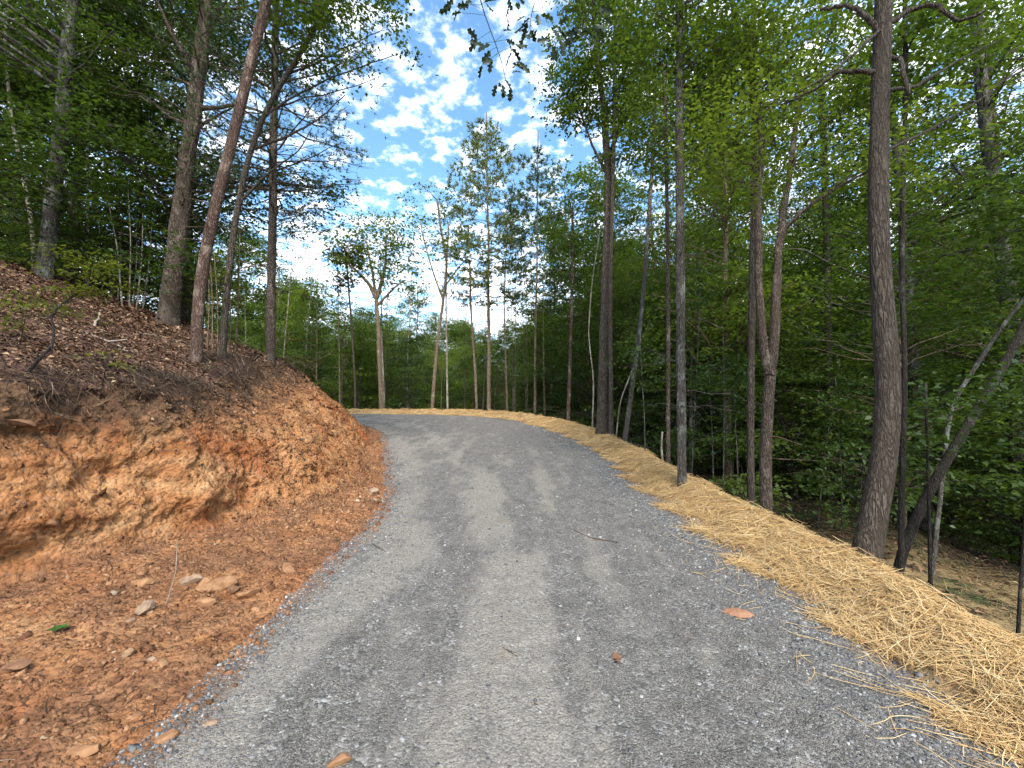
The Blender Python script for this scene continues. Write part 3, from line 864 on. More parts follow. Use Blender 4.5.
placed('reddish_pole_tree', 'reddish brown slim trunk left of the big two stemmed oak', 'tree', [(567, 428), (570, 370), (572, 300), (573, 230)], 17.0, 7, 3, 'bark_red', 'leaf_mid', .8,
       [(575, 205, 36, 50, 26), (560, 250, 26, 30, 9), (590, 290, 20, 26, 6)], leaf=.12, per=30, sr=.5)
placed('tall_oak', 'big brown oak trunk standing in the straw right of the bend', 'oak', [(602, 434), (603, 380), (606, 280), (608, 180), (605, 105), (600, 70)], None, 18, 6, 'bark_brown', 'leaf_mid', 3.5,
       [(600, 50, 52, 75, 85), (575, 90, 30, 40, 26), (640, 20, 46, 60, 40), (600, -80, 90, 70, 60), (625, 110, 26, 26, 14)], leaf=.095, per=34, sr=.42, twig=.6,
       limbs=[([(608, 160, 0), (620, 125, .2), (640, 85, .3), (655, 55, .3)], 5.5, 1.5), ([(606, 120, 0), (600, 85, 0), (598, 50, 0), (600, 0, 0)], 6, 2), ([(607, 175, 0), (592, 145, 0), (580, 110, 0)], 3.5, 1.2)])
placed('oak_side_stem', 'dark narrow second stem hugging the right side of the big oak', 'tree', [(611, 437), (611, 380), (610, 300), (612, 200), (614, 120)], None, 7.5, 4, 'bark_brown', 'leaf_mid', 3, [(618, 130, 24, 40, 14)], leaf=.09, per=28)
placed('bent_sapling', 'whip thin pale stem bending between the reddish pole and the oak', 'sapling', [(592, 432), (594, 380), (588, 335), (592, 280), (600, 230)], 13.2, 2.6, 1.2, 'bark_pale', 'leaf_mid', 0, [(598, 240, 16, 24, 6)], leaf=.09, per=20)
placed('pale_whip', 'thin pale whip leaning right behind the big oak', 'sapling', [(614, 438), (620, 400), (632, 372), (641, 340)], 12.8, 2.6, 1.2, 'bark_pale', 'leaf_mid', 0, [(640, 330, 16, 16, 5)], leaf=.09, per=20)
placed('leaning_pale_tree', 'slender pale mottled trunk leaning right, past the big oak', 'tree', [(624, 446), (632, 390), (642, 310), (648, 240), (652, 175)], 10.6, 8, 4, 'bark_grey', 'leaf_mid', 4, [(660, 120, 40, 60, 36), (655, 60, 40, 40, 20)], leaf=.09, per=34)
placed('snag', 'short broken pale stub poking out of the straw edge', 'snag', [(663, 462), (661, 445), (662, 432)], 8.4, 3.6, 2.2, 'bark_pale', 'leaf_mid')
placed('slim_tree', 'slim brown trunk just left of the straight mottled pine', 'tree', [(668, 466), (668, 400), (668, 300), (667, 200)], 8.6, 7, 4, 'bark_pine', 'leaf_mid', 4, [(665, 130, 42, 60, 30)], leaf=.07, per=34, dead=dict(z0=1, z1=4, n=12, lmin=.3, lmax=.9, r=.005))
placed('straight_pine', 'straight pale mottled pine rising from the straw edge to the top', 'pine', [(682, 484), (681, 400), (680, 250), (680, 100), (679, 0)], None, 13.5, 9, 'bark_grey', 'leaf_mid', 6,
       [(700, -60, 110, 80, 40), (720, 60, 46, 60, 26), (655, 30, 36, 40, 16)], leaf=.07, per=36, dead=dict(z0=.8, z1=7, n=44, lmin=.3, lmax=1.2, r=.006))
# right
placed('forked_tree', 'brown trunk splitting into two stems midway, below the straw bank', 'tree', [(766, 512), (765, 460), (767, 400), (770, 370)], 6.6, 17, 13, 'bark_pine', 'leaf_bright', 0,
       [(735, 105, 80, 90, 26), (805, 95, 80, 95, 26), (760, 0, 120, 90, 30), (700, 40, 60, 60, 9)], leaf=.065, per=44, sr=.42, twig=.8,
       limbs=[([(769, 372, 0), (762, 345, 0), (759, 290, 0), (758, 220, 0), (762, 150, 0), (755, 60, 0)], 9, 4), ([(769, 375, 0), (775, 345, 0), (776, 300, 0), (779, 240, .1), (786, 195, .1), (792, 160, .2), (800, 90, .3)], 10.5, 4), ([(778, 245, .1), (790, 222, 0), (815, 200, -.2), (845, 180, -.4), (872, 165, -.5)], 5, 1.5)])
placed('dark_companion_tree', 'darker straight trunk just left of the forked one', 'tree', [(750, 505), (750, 420), (752, 300), (754, 180)], 7.6, 11, 7, 'bark_brown', 'leaf_mid', 4, [(745, 90, 70, 70, 40)], leaf=.07, per=40)
E_oak = placed('curved_oak', 'stout dark oak with rough bark curving up at the right, nearest of all the trunks', 'oak', [(866, 572), (872, 520), (884, 462), (892, 405), (884, 330), (878, 255), (878, 170), (881, 80), (885, 0)], 3.5, 35, 13, 'bark_brown', 'leaf_bright', 5,
       [(790, 60, 80, 60, 13, .9), (975, 95, 80, 70, 14, .9), (880, -190, 220, 90, 16), (820, 105, 60, 36, 4, 1.0)], leaf=.055, per=46, sr=.36, twig=.9,
       limbs=[([(880, 74, 0), (858, 70, 0), (836, 72, .1), (818, 88, .2), (795, 100, .3)], 6, 2), ([(879, 32, 0), (862, 12, 0), (845, 4, .1), (820, 10, .2)], 6.5, 3), ([(888, 24, 0), (912, 8, 0), (938, 4, -.1), (962, 24, -.2), (985, 10, -.3)], 6, 2.5), ([(882, 28, 0), (860, 48, -.2), (838, 68, -.3), (800, 92, -.3)], 4, 1.5),
              ([(890, 58, 0), (900, 58, -.1), (904, 72, -.2), (908, 95, -.2)], 4.5, 4), ([(886, 90, 0), (915, 88, .2), (955, 62, .4), (1000, 40, .5)], 4, 1.5), ([(887, 150, 0), (930, 130, .2), (980, 100, .4), (1030, 60, .5)], 3.6, 1.2), ([(884, 165, .1), (850, 180, .3), (810, 205, .5), (785, 230, .7)], 3.2, 1.2)])
placed('dark_slender_tree', 'dark slender stem just behind the curved oak', 'tree', [(897, 570), (902, 470), (905, 380), (902, 260), (904, 150), (905, 60)], 5.4, 8, 5, 'bark_dark', 'leaf_mid', 3, [(910, 60, 60, 50, 18)], leaf=.08, per=36)
placed('leaning_dark_tree', 'dark trunk leaning far right from beside the curved oak', 'tree', [(888, 578), (905, 540), (930, 488), (965, 430), (1005, 365), (1040, 300)], 5.8, 13, 9, 'bark_dark', 'leaf_dark', 4, [(1060, 200, 70, 70, 22)], leaf=.08, per=36)
placed('low_leaning_stem', 'thin pale topped stem leaning right above the dark slanted trunk', 'tree', [(925, 470), (950, 405), (975, 368), (1005, 322), (1035, 285)], 7.0, 7, 4, 'bark_grey', 'leaf_dark', 1.5, [(1030, 270, 40, 30, 10)], leaf=.08, per=36)
placed('far_oak', 'pale thick trunk high among leaves at the far right', 'tree', [(1012, 420), (1006, 280), (996, 210), (985, 130), (978, 60)], 11.0, 21, 12, 'bark_grey', 'leaf_mid', 5, [(985, 60, 130, 70, 50), (960, 160, 60, 40, 18)], leaf=.09, per=42,
       limbs=[([(998, 220, 0), (985, 200, 0), (965, 180, 0), (950, 160, 0)], 6, 2)])
placed('slim_post_tree', 'thin dark sapling at the edge of the lower straw patch', 'sapling', [(931, 606), (930, 560), (929, 500), (927, 420)], 5.6, 5.5, 3, 'bark_dark', 'leaf_under', .5, [(925, 420, 36, 40, 10)], leaf=.07, per=30)
placed('corner_sapling', 'thin dark stem at the right edge beyond the straw', 'sapling', [(1014, 650), (1020, 590), (1026, 520), (1028, 430)], 4.4, 5, 3, 'bark_dark', 'leaf_under', .6, [(1030, 400, 50, 40, 10)], leaf=.07, per=30)
placed('dim_tree', 'dim dark trunk in the shade between the forked tree and the curved oak', 'tree', [(832, 470), (829, 380), (828, 300), (826, 200)], 12.0, 10, 7, 'bark_dark', 'leaf_under', 4, [(820, 150, 60, 80, 40), (830, 260, 46, 36, 14)], leaf=.1, per=40,
       limbs=[([(829, 320, 0), (812, 300, 0), (795, 285, 0)], 3, 1)])
for q, (xa, ya, xb, yb) in enumerate([(722, 490, 724, 380), (738, 500, 735, 420), (713, 480, 710, 400), (690, 470, 700, 300), (645, 455, 642, 380), (842, 520, 838, 420), (815, 480, 835, 400)]):
    placed('shaded_sapling', 'thin pale stem standing in the shade below the straw bank', 'sapling', [(xa, ya), ((xa + xb) / 2 + 1, (ya + yb) / 2), (xb, yb)], 8.6 + .4 * (q % 4), 2.2, .8, 'bark_grey', 'leaf_under', 0.9,
           [(xb, yb - 14, 26, 26, 9)], leaf=.08, per=26, sr=.3, group='thin stems in the shade below the straw bank')

# ------------------------------------------------------------------ the forest: a few kinds, then copies of each
def canopy(seed, H, leafm, bark, lo=.34, wd=.21, n=210, leaf=.19, per=34, dens=2.0):
    t = Tree(seed, dens); r = t.r
    lean = r.normal(0, .5, 2)
    t.trunk([(0, 0, 0), (lean[0] * .2, lean[1] * .2, H * .3), (lean[0], lean[1], H * .7), (lean[0] * 1.2, lean[1] * 1.3, H * .97)], H * .011, H * .002, 9)
    for k in range(7):
        f = k / 6
        z = H * (lo + (1 - lo) * (.06 + .86 * f)); a = k * 2.4 + r.random()
        d = H * wd * (.62 * (1 - f) ** .6 + .05)
        t.crown((lean[0] * f + math.cos(a) * d, lean[1] * f + math.sin(a) * d, z), (H * wd * .62 * (1 - .35 * f), H * wd * .62 * (1 - .35 * f), H * .085), n // 7, leaf, per, .62, .32, shell=.3, twig=.35)
    t.dead(H * .15, H * lo, 8, .5, 1.6, .012)
    return t, bark, leafm


def understory(seed, H, leafm, bark, leaf=.10, n=120, wd=.36, per=34, sr=.42):
    t = Tree(seed, 2.0); r = t.r
    lean = r.normal(0, .35, 2)
    t.trunk([(0, 0, 0), (lean[0] * .4, lean[1] * .4, H * .4), (lean[0], lean[1], H * .98)], .012 * H, .004, 7)
    m = 9
    for k in range(m):
        f = (k + .5) / m
        z = H * (.1 + .88 * f); a = k * 2.4 + r.random() * 1.2
        d = H * wd * .45 * (1 - .6 * f)
        t.crown((lean[0] * f + math.cos(a) * d, lean[1] * f + math.sin(a) * d, z), (H * wd * (1.0 - .6 * f), H * wd * (1.0 - .6 * f), H * .05), n // m, leaf, per, sr, .14, shell=.2, twig=.6, tilt=.4)
    return t, bark, leafm


def pine_kind(seed, H, leafm='needle'):
    t = Tree(seed)
    t.trunk([(0, 0, 0), (.1, 0, H * .4), (0, .1, H)], H * .011, .015, 9)
    t.pine(H * .38, H * .985, H * .19, step=.65, L=.22, W=.045, dens=.8, ntuft=8)
    t.dead(H * .12, H * .4, 26, .6, 2.0, .012)
    return t, 'bark_pine', leafm


def shrub(seed, H, leafm, leaf=.08, n=34, per=26):
    t = Tree(seed); r = t.r
    t.trunk([(0, 0, 0), (.05, .02, H * .5), (r.normal(0, .15), r.normal(0, .15), H)], .012 + .004 * H, .004, 5)
    t.crown((0, 0, H * .58), (H * .5, H * .5, H * .42), n, leaf, per, .26, .25, shell=.1, twig=.8, zmin=.12)
    return t, 'bark_dark', leafm


far = [canopy(51, 20, 'leaf_mid', 'bark_brown'), canopy(52, 23, 'leaf_mid', 'bark_grey'), canopy(53, 18, 'leaf_sun', 'bark_tan', .34, .23), canopy(54, 21, 'leaf_dark', 'bark_brown', .3, .21)]
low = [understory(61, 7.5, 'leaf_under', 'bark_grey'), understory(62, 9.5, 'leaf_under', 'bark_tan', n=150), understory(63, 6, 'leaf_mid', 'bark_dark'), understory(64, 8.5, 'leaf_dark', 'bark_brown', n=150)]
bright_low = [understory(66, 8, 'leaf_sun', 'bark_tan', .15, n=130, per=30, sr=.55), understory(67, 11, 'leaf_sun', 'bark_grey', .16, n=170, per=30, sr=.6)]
near_c = [canopy(56, 19, 'leaf_bright', 'bark_brown', .3, .22, 330, .11, 44, 1.35), canopy(57, 22, 'leaf_mid', 'bark_grey', .32, .2, 330, .11, 44, 1.35), canopy(58, 17, 'leaf_bright', 'bark_tan', .3, .24, 330, .11, 44, 1.35)]
near_h = [canopy(91, 18, 'leaf_dark', 'bark_grey', .2, .24, 330, .11, 46), canopy(92, 20, 'leaf_mid', 'bark_brown', .22, .24, 330, .11, 46)]


def pole(seed, H, bark, leafm):
    t = Tree(seed, 1.0); r = t.r
    a = r.normal(0, .5, 2)
    t.trunk([(0, 0, 0), (a[0] * .5, a[1] * .3, H * .45), (a[0] * .4, a[1], H)], .075, .015, 7)
    for k in range(6):
        f = k / 5; an = r.uniform(0, 6.28)
        t.crown((a[0] * .5 + math.cos(an) * .7 * (1 - f), math.sin(an) * .7 * (1 - f), H * (.5 + .47 * f)), (1.1 - .4 * f, 1.1 - .4 * f, .8), 5, .13, 24, .42, .3, .1, twig=.8)
    t.dead(H * .2, H * .6, 9, .4, 1.3, .009)
    return t, bark, leafm


poles = [pole(95, 12, 'bark_tan', 'leaf_mid'), pole(96, 14, 'bark_pale', 'leaf_bright'), pole(97, 10.5, 'bark_tan', 'leaf_bright')]
pines = [pine_kind(71, 21), pine_kind(72, 17)]
shrubs = [shrub(81, 1.6, 'leaf_under'), shrub(82, 2.3, 'leaf_under', n=44), shrub(83, 1.1, 'leaf_mid'), shrub(84, 3.0, 'leaf_under', n=56)]
first = {}
kept = []


def grow_tree(kind, name, label, cat, group, x, y, rz, s):
    key = id(kind[0]), name
    z = hz(x, y) - .05
    sc = (s * rng.uniform(.9, 1.1), s * rng.uniform(.9, 1.1), s * rng.uniform(.92, 1.1))
    if id(kind[0]) not in first:
        o = kind[0].emit(name, (x, y, z), kind[1], kind[2], rz, sc); first[id(kind[0])] = o
    else:
        o = copy_tree(first[id(kind[0])], (x, y, z), rz, sc); o.name = name
        for ch in o.children: ch.name = ch.name.split('.')[0]
    tag(o, label, cat, group)
    return o


def scatter(n, xr, yr, mind, ok, seed, fn):
    r = np.random.default_rng(seed); m = n * 30
    cx_, cy_ = r.uniform(*xr, m), r.uniform(*yr, m)
    dls = sdist(cx_, cy_, LEFT); drs = -sdist(cx_, cy_, RIGHT)
    pts = []
    for x, y, dl, dr in zip(cx_, cy_, dls, drs):
        if len(pts) >= n: break
        if abs(x) > 1.32 * y + 3.0 or not ok(x, y, dl, dr): continue
        if any((x - a) ** 2 + (y - b) ** 2 < mind ** 2 for a, b in pts): continue
        pts.append((x, y)); fn(float(x), float(y), r)


G_far = ('tall_tree', 'tall leafy tree in the wood beyond the road bend', 'tree', 'tall trees in the wood beyond the bend')
G_pine = ('tall_pine', 'tall dark pine standing in the wood beyond the bend', 'pine', 'tall pines in the wood beyond the bend')
G_low = ('understory_tree', 'low layered leafy tree in the shaded ravine wood', 'tree', 'low trees in the ravine wood')
G_sun = ('sunlit_tree', 'bright green young tree lit by the sun beyond the bend', 'tree', 'bright young trees beyond the bend')
G_right = ('ravine_tree', 'tall leafy tree rising from the ravine below the straw bank', 'tree', 'tall trees in the ravine')
G_hill = ('hill_tree', 'tall dark leafy tree on the left hill behind the pines', 'tree', 'tall trees on the left hill')
G_hlow = ('hill_sapling', 'low dark leafy tree on the left hilltop', 'tree', 'low trees on the left hilltop')
G_shr = ('leafy_shrub', 'low leafy shrub growing in the shade of the ravine', 'shrub', 'shrubs in the ravine')

# beyond the bend
scatter(95, (-50, 24), (29, 78), 3.2, lambda x, y, dl, dr: dr > 5 and x < .42 * y, 5, lambda x, y, r: grow_tree(far[int(r.choice([0, 1, 2, 2]))], *G_far, x, y, r.random() * 6.28, r.uniform(.5, .68) if x > -.5 * y and x < .1 * y else r.uniform(.8, 1.05)))
scatter(14, (-30, 24), (30, 60), 5, lambda x, y, dl, dr: dr > 5, 6, lambda x, y, r: grow_tree(pines[int(r.integers(2))], *G_pine, x, y, r.random() * 6.28, r.uniform(.55, .8)))
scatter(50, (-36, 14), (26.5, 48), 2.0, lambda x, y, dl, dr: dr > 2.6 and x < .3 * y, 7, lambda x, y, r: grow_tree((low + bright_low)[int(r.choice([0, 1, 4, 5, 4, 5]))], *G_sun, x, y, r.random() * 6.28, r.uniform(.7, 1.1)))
scatter(110, (-90, 34), (52, 112), 3.4, lambda x, y, dl, dr: x < .4 * y, 15, lambda x, y, r: grow_tree(far[int(r.choice([0, 2, 2]))], *G_far, x, y, r.random() * 6.28, r.uniform(.8, 1.1)))
scatter(42, (-18, 8), (24.4, 36), 1.1, lambda x, y, dl, dr: dr > 1.0 and x < .22 * y, 16, lambda x, y, r: grow_tree(poles[int(r.integers(3))], 'slender_tree', 'slender pole trunk with a feathery crown just beyond the bend', 'tree', 'slender trees just beyond the bend', x, y, r.random() * 6.28, r.uniform(.65, 1.08)))
# the ravine on the right
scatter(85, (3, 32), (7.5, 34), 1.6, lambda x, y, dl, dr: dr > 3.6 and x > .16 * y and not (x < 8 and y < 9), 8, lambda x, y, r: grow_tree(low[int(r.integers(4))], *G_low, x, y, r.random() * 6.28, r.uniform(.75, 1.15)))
scatter(60, (4, 50), (10, 50), 3.0, lambda x, y, dl, dr: dr > 5 and x > .2 * y, 9, lambda x, y, r: grow_tree(near_c[int(r.integers(3))] if y < 24 else far[int(r.choice([0, 2, 2, 1]))] if r.random() < .85 else pines[0], *G_right, x, y, r.random() * 6.28, r.uniform(.75, 1.05)))
scatter(60, (3.5, 24), (5, 24), 1.2, lambda x, y, dl, dr: dr > 2.6 and not (dr < 6.5 and y < 8.0), 10, lambda x, y, r: grow_tree(shrubs[int(r.integers(4))], *G_shr, x, y, r.random() * 6.28, r.uniform(.7, 1.2)))
# the left hill
scatter(75, (-42, -8.5), (9.5, 36), 1.8, lambda x, y, dl, dr: dl > 5 and x < -.66 * y and (y > 10.5 or x < -12), 11, lambda x, y, r: grow_tree(near_h[int(r.integers(2))] if y < 22 else far[int(r.choice([0, 1, 3]))], *G_hill, x, y, r.random() * 6.28, r.uniform(.7, .95)))
scatter(80, (-28, -8.5), (10.2, 24), 1.15, lambda x, y, dl, dr: dl > 5 and x < -.68 * y, 12, lambda x, y, r: grow_tree(low[int(r.choice([0, 1, 3]))], *G_hlow, x, y, r.random() * 6.28, r.uniform(.6, 1.0)))
scatter(34, (-17, -7.2), (9.6, 14), .85, lambda x, y, dl, dr: dl > 4.2 and x < -.70 * y - .2, 13, lambda x, y, r: grow_tree(shrubs[int(r.choice([1, 3, 3]))], 'hill_shrub', 'dark leafy shrub along the crest of the left hill', 'shrub', 'shrubs along the left hill crest', x, y, r.random() * 6.28, r.uniform(.6, 1.0)))

# ------------------------------------------------------------------ the oak whose limb reaches over the road
def oak_leaf_poly():
    half = [(0, 0), (.06, .02), (.16, .10), (.24, .19), (.32, .20), (.36, .10), (.46, .13), (.54, .27), (.63, .27), (.66, .12), (.75, .13), (.83, .20), (.90, .17), (.94, .07), (1, 0)]
    up = np.array(half); dn = up[1:-1][::-1] * [1, -1]
    return np.vstack([up, dn])


OAKP = oak_leaf_poly()


def oak_leaves(mb, C, D, N, L):
    for c, d, n, l in zip(C, D, N, L):
        d = unit(d); n = unit(n - d * np.dot(n, d)); s_ = np.cross(n, d)
        v = c + l * (OAKP[:, :1] * d + OAKP[:, 1:] * s_ * .95 + (np.abs(OAKP[:, 1:]) * .35 - .22 * OAKP[:, :1] ** 2) * n)
        mid = c + l * (.5 * d - .05 * n)
        V = np.vstack([v, mid]); k = len(v)
        mb.add(V, None, [[i, (i + 1) % k, k] for i in range(k)])


def overhang():
    t = Tree(4242, 1.0)
    bx, by = 4.7, -0.6
    foot = np.array([bx, by, hz(bx, by)])
    t.trunk([(0, 0, 0), (.1, .1, 4), (.0, .2, 9), (-.2, .1, 14)], .19, .07, 12)
    t.crown((1.2, -2.2, 12.5), (2.0, 1.6, 1.6), 30, .1, 30, .5)
    r = t.r
    yy = 4.3
    T1 = at(470, -70, yy) - foot; T2 = at(600, -60, yy + .4) - foot
    Q = t.limb([(.05, .15, 7.6), (-1.5, 1.6, 8.3), T2 + [.3, 0, .25], (T1 + T2) / 2 + [0, 0, .1], T1], .05, .012, 26)
    sp = [([(472, -72), (479, 0), (494, 40), (503, 62), (507, 86)], [(462, 13), (456, 6), (481, 44), (488, 52), (478, 40), (504, 34), (511, 47), (506, 40), (509, 65), (514, 70), (504, 81), (483, 65), (499, 84), (492, 58), (470, 4), (485, 2), (516, 62), (508, 90)]),
          ([(560, -62), (548, -20), (532, 5), (530, 28)], [(528, 16), (534, 31), (526, 36), (540, 12), (524, 22)]),
          ([(585, -60), (572, -10), (565, 20), (552, 40)], [(551, 34), (554, 44), (560, 32), (548, 46), (567, 36), (572, 28), (566, 12), (558, 24), (562, 40)]),
          ([(605, -60), (598, -15), (588, 15), (578, 34)], [(580, 31), (593, 21), (586, 26), (569, 5), (576, 8), (600, 8), (596, 30), (588, 38), (582, 2), (575, 30), (604, 18)]),
          ([(500, -66), (512, -30), (510, 2)], [(508, 2), (514, 6), (505, -6), (518, -4)])]
    leafmb = MB()
    for q, (st, lv) in enumerate(sp):
        Y0 = yy + .1 * q
        pts = [at(a, b, Y0) - foot for a, b in st]
        lm = t.limbs[0]; lm.tube(smooth_path(pts, 12), np.linspace(.009, .003, 12), 5)
        P = smooth_path(pts, 30)
        for a, b in lv:
            c = at(a, b, Y0 + r.normal(0, .06)) - foot
            j = P[np.argmin(np.linalg.norm(P - c, axis=1))]
            lm.tube(bez(j, c, .01, 4), .0022, 3)
            for _ in range(2):
                dd = unit(c - j + r.normal(0, .05, 3) - [0, 0, .06])
                oak_leaves(leafmb, [c + r.normal(0, .02, 3)], [dd + r.normal(0, .35, 3)], [unit(r.normal(0, .7, 3) + [0, -.5, .4])], [r.uniform(.11, .17)])
    e = t.emit('overhanging_oak', foot, 'bark_dark', 'leaf_dark')
    tag(e, 'oak reaching over the road with lobed leaves hanging against the sky', 'oak')
    link('foliage', leafmb.mesh('foliage', [M['leaf_oak']], False), e)


overhang()

# ------------------------------------------------------------------ scatter on the ground
def strands(P, N, D, L, rad, bend=.12, rings=4, seed=1, lift=0.0):
    """thin three-sided stalks lying along D on the surface with normal N"""
    r = np.random.default_rng(seed); m = len(P)
    D = unit(D - N * np.sum(D * N, -1, keepdims=True) * .85); S = unit(np.cross(N, D)); U = np.cross(D, S)
    L = np.broadcast_to(L, (m,)); rad = np.broadcast_to(rad, (m,))
    t = np.linspace(-.5, .5, rings)[None, :, None]
    b1 = r.normal(0, bend, (m, 1, 1)); b2 = r.normal(0, bend * .45, (m, 1, 1))
    Q = P[:, None] + t * L[:, None, None] * D[:, None] + (t * t - .08) * b1 * L[:, None, None] * S[:, None] + (t * t - .06) * b2 * L[:, None, None] * U[:, None] + lift * N[:, None]
    an = np.array([0.5, 2.6, 4.7])
    prof = rad[:, None, None] * np.array([.6, 1, .95, .5, .5, .5])[:rings][None, :, None]
    ring = np.cos(an)[None, None, :, None] * S[:, None, None] + np.sin(an)[None, None, :, None] * U[:, None, None]
    V = Q[:, :, None] + prof[..., None] * ring
    V = V.reshape(-1, 3)
    b = (np.arange(m) * rings * 3)[:, None, None] + (np.arange(rings - 1) * 3)[None, :, None]
    k = np.arange(3)[None, None]; k2 = (k + 1) % 3
    q = np.stack([b + k, b + k2, b + 3 + k2, b + 3 + k], -1).reshape(-1, 4)
    return V, q


def road_dir(x, y):
    """rough direction of the road at a place"""
    d = np.stack([-(y - 7).clip(0, 40) * .16, np.ones_like(y)], -1)
    return unit(np.hstack([d, np.zeros((len(x), 1))]))


mb = MB()
for n, yr, xr, rad, L0, sd_ in ((11000, (.7, 4.2), (1.2, 4.6), .0021, .24, 1), (9000, (4.2, 9), (1.2, 5.5), .0030, .26, 2), (6500, (9, 16), (.5, 6), .0055, .3, 3), (4500, (14, 24.5), (-12, 4), .009, .34, 4)):
    P, N = surf(n, lambda dl, dr, v, x, y, r: (dl <= 0) & (dr + .16 * np.sin(x * 9 + y * 7) > -.03) & (dr < 1.0) & (r.random(len(x)) < 1.15 - .5 * np.abs(dr - .5)), 200 + sd_, xr, yr)
    r = np.random.default_rng(sd_)
    P = P + N * np.abs(r.normal(0, .02, (len(P), 1))) * (1 + 1.6 * np.clip(fbm(P[:, 0] * 4, P[:, 1] * 4, o=2, seed=88), 0, 1))[:, None] + [0, 0, .004]
    a = r.normal(0, 1.0, len(P)); rd = road_dir(P[:, 0], P[:, 1])
    D = rd * np.cos(a)[:, None] + np.stack([rd[:, 1], -rd[:, 0], 0 * a], -1) * np.sin(a)[:, None] + N * r.normal(0, .14, (len(P), 1))
    mb.add(*strands(P, N, D, L0 * r.uniform(.5, 1.25, len(P)), rad * r.uniform(.7, 1.3, len(P)), .17, 4, sd_))
# loose straws strayed onto the gravel, and the straw of the lower patch
P, N = surf(240, lambda dl, dr, v, x, y, r: (dr < .02) & (dr > -.75) & (r.random(len(x)) < np.exp(dr * 4)), 231, (1.0, 2.6), (1.1, 5))
r = np.random.default_rng(9)
mb.add(*strands(P + [0, 0, .008], N, unit(r.normal(0, 1, (len(P), 3))), .17 * r.uniform(.5, 1.4, len(P)), .0019, .25, 4, 5))
c0 = hit(975, 728)
Pc = c0 + r.normal(0, 1, (70, 3)) * [.16, .2, 0]
Pc[:, 2] = terrain(Pc[:, 0], Pc[:, 1])[0] + np.abs(r.normal(0, .01, 70)) + .006
mb.add(*strands(Pc, np.tile([0, 0, 1.], (70, 1)), unit(np.stack([r.normal(.8, .4, 70), r.normal(-.6, .4, 70), 0 * Pc[:, 0]], -1)), .25 * r.uniform(.5, 1.3, 70), .0022, .3, 4, 6))
tag(link('straw_mulch', mb.mesh('straw_mulch', [M['straw']], False)), kind='stuff')

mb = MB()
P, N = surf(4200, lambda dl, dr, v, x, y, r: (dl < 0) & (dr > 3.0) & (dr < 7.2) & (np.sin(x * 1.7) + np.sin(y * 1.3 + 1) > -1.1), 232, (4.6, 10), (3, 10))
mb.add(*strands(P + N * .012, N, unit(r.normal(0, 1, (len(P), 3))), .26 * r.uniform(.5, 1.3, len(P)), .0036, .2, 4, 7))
tag(link('shade_toned_straw', mb.mesh('shade_toned_straw', [M['shade_toned_straw']], False)), kind='stuff')

OCT = np.array([(1, 0, 0), (0, 1, 0), (-1, 0, 0), (0, -1, 0), (0, 0, 1), (0, 0, -1), (.6, .6, .45), (-.6, -.6, -.45)], float)


def stones(P, N, S, seed, flat=.55):
    """faceted stones: eight-cornered, each skewed and turned its own way"""
    r = np.random.default_rng(seed); m = len(P)
    B = np.array([(x, y, z) for z in (-1, 1) for y in (-1, 1) for x in (-1, 1)], float) * .62
    V = B[None] + r.normal(0, .17, (m, 8, 3))
    top = V[:, 4:]; top[..., :2] *= r.uniform(.5, .95, (m, 1, 1))
    V = V * np.stack([r.uniform(.75, 1.35, m), r.uniform(.55, 1.0, m), r.uniform(.35, .8, m) * flat / .55], -1)[:, None]
    a = r.uniform(0, 6.283, m); ca, sa = np.cos(a)[:, None], np.sin(a)[:, None]
    x = V[..., 0] * ca - V[..., 1] * sa; y = V[..., 0] * sa + V[..., 1] * ca
    ref = unit(np.cross(N, np.tile([0.1, 1, 0.03], (m, 1)))); w2 = np.cross(N, ref)
    tl = r.normal(0, .25, (m, 2))
    N2 = unit(N + ref * tl[:, :1] + w2 * tl[:, 1:])
    W = P[:, None] + S[:, None, None] * (x[..., None] * ref[:, None] + y[..., None] * w2[:, None] + V[..., 2:] * N2[:, None])
    q = np.array([(0, 2, 3, 1), (4, 5, 7, 6), (0, 1, 5, 4), (1, 3, 7, 5), (3, 2, 6, 7), (2, 0, 4, 6)])
    return W.reshape(-1, 3), (np.arange(m)[:, None, None] * 8 + q[None]).reshape(-1, 4)


def lognorm(n, med, s, lo, hi, seed): return np.clip(med * np.exp(np.random.default_rng(seed).normal(0, s, n)), lo, hi)


mb = MB()
edge = lambda dl, dr, v, x, y, r: (dl < .06) & (dr < .08) & (r.random(len(x)) < .035 + np.exp(-np.abs(dl) / .16) + .9 * np.exp(-np.abs(dr + .28) / .22))
P, N = surf(17000, edge, 301, (-2.6, 2.6), (1.0, 4.0)); mb.add(*stones(P, N, lognorm(len(P), .0072, .42, .004, .024, 1), 1))
P, N = surf(15000, edge, 302, (-3, 2.8), (4.0, 9.0)); mb.add(*stones(P, N, lognorm(len(P), .010, .4, .006, .028, 2), 2))
P, N = surf(6000, edge, 303, (-6, 3), (9.0, 17.0)); mb.add(*stones(P, N, lognorm(len(P), .016, .35, .01, .035, 3), 3))
tag(link('loose_gravel', mb.mesh('loose_gravel', [M['gravel_stone']], False)), kind='stuff')

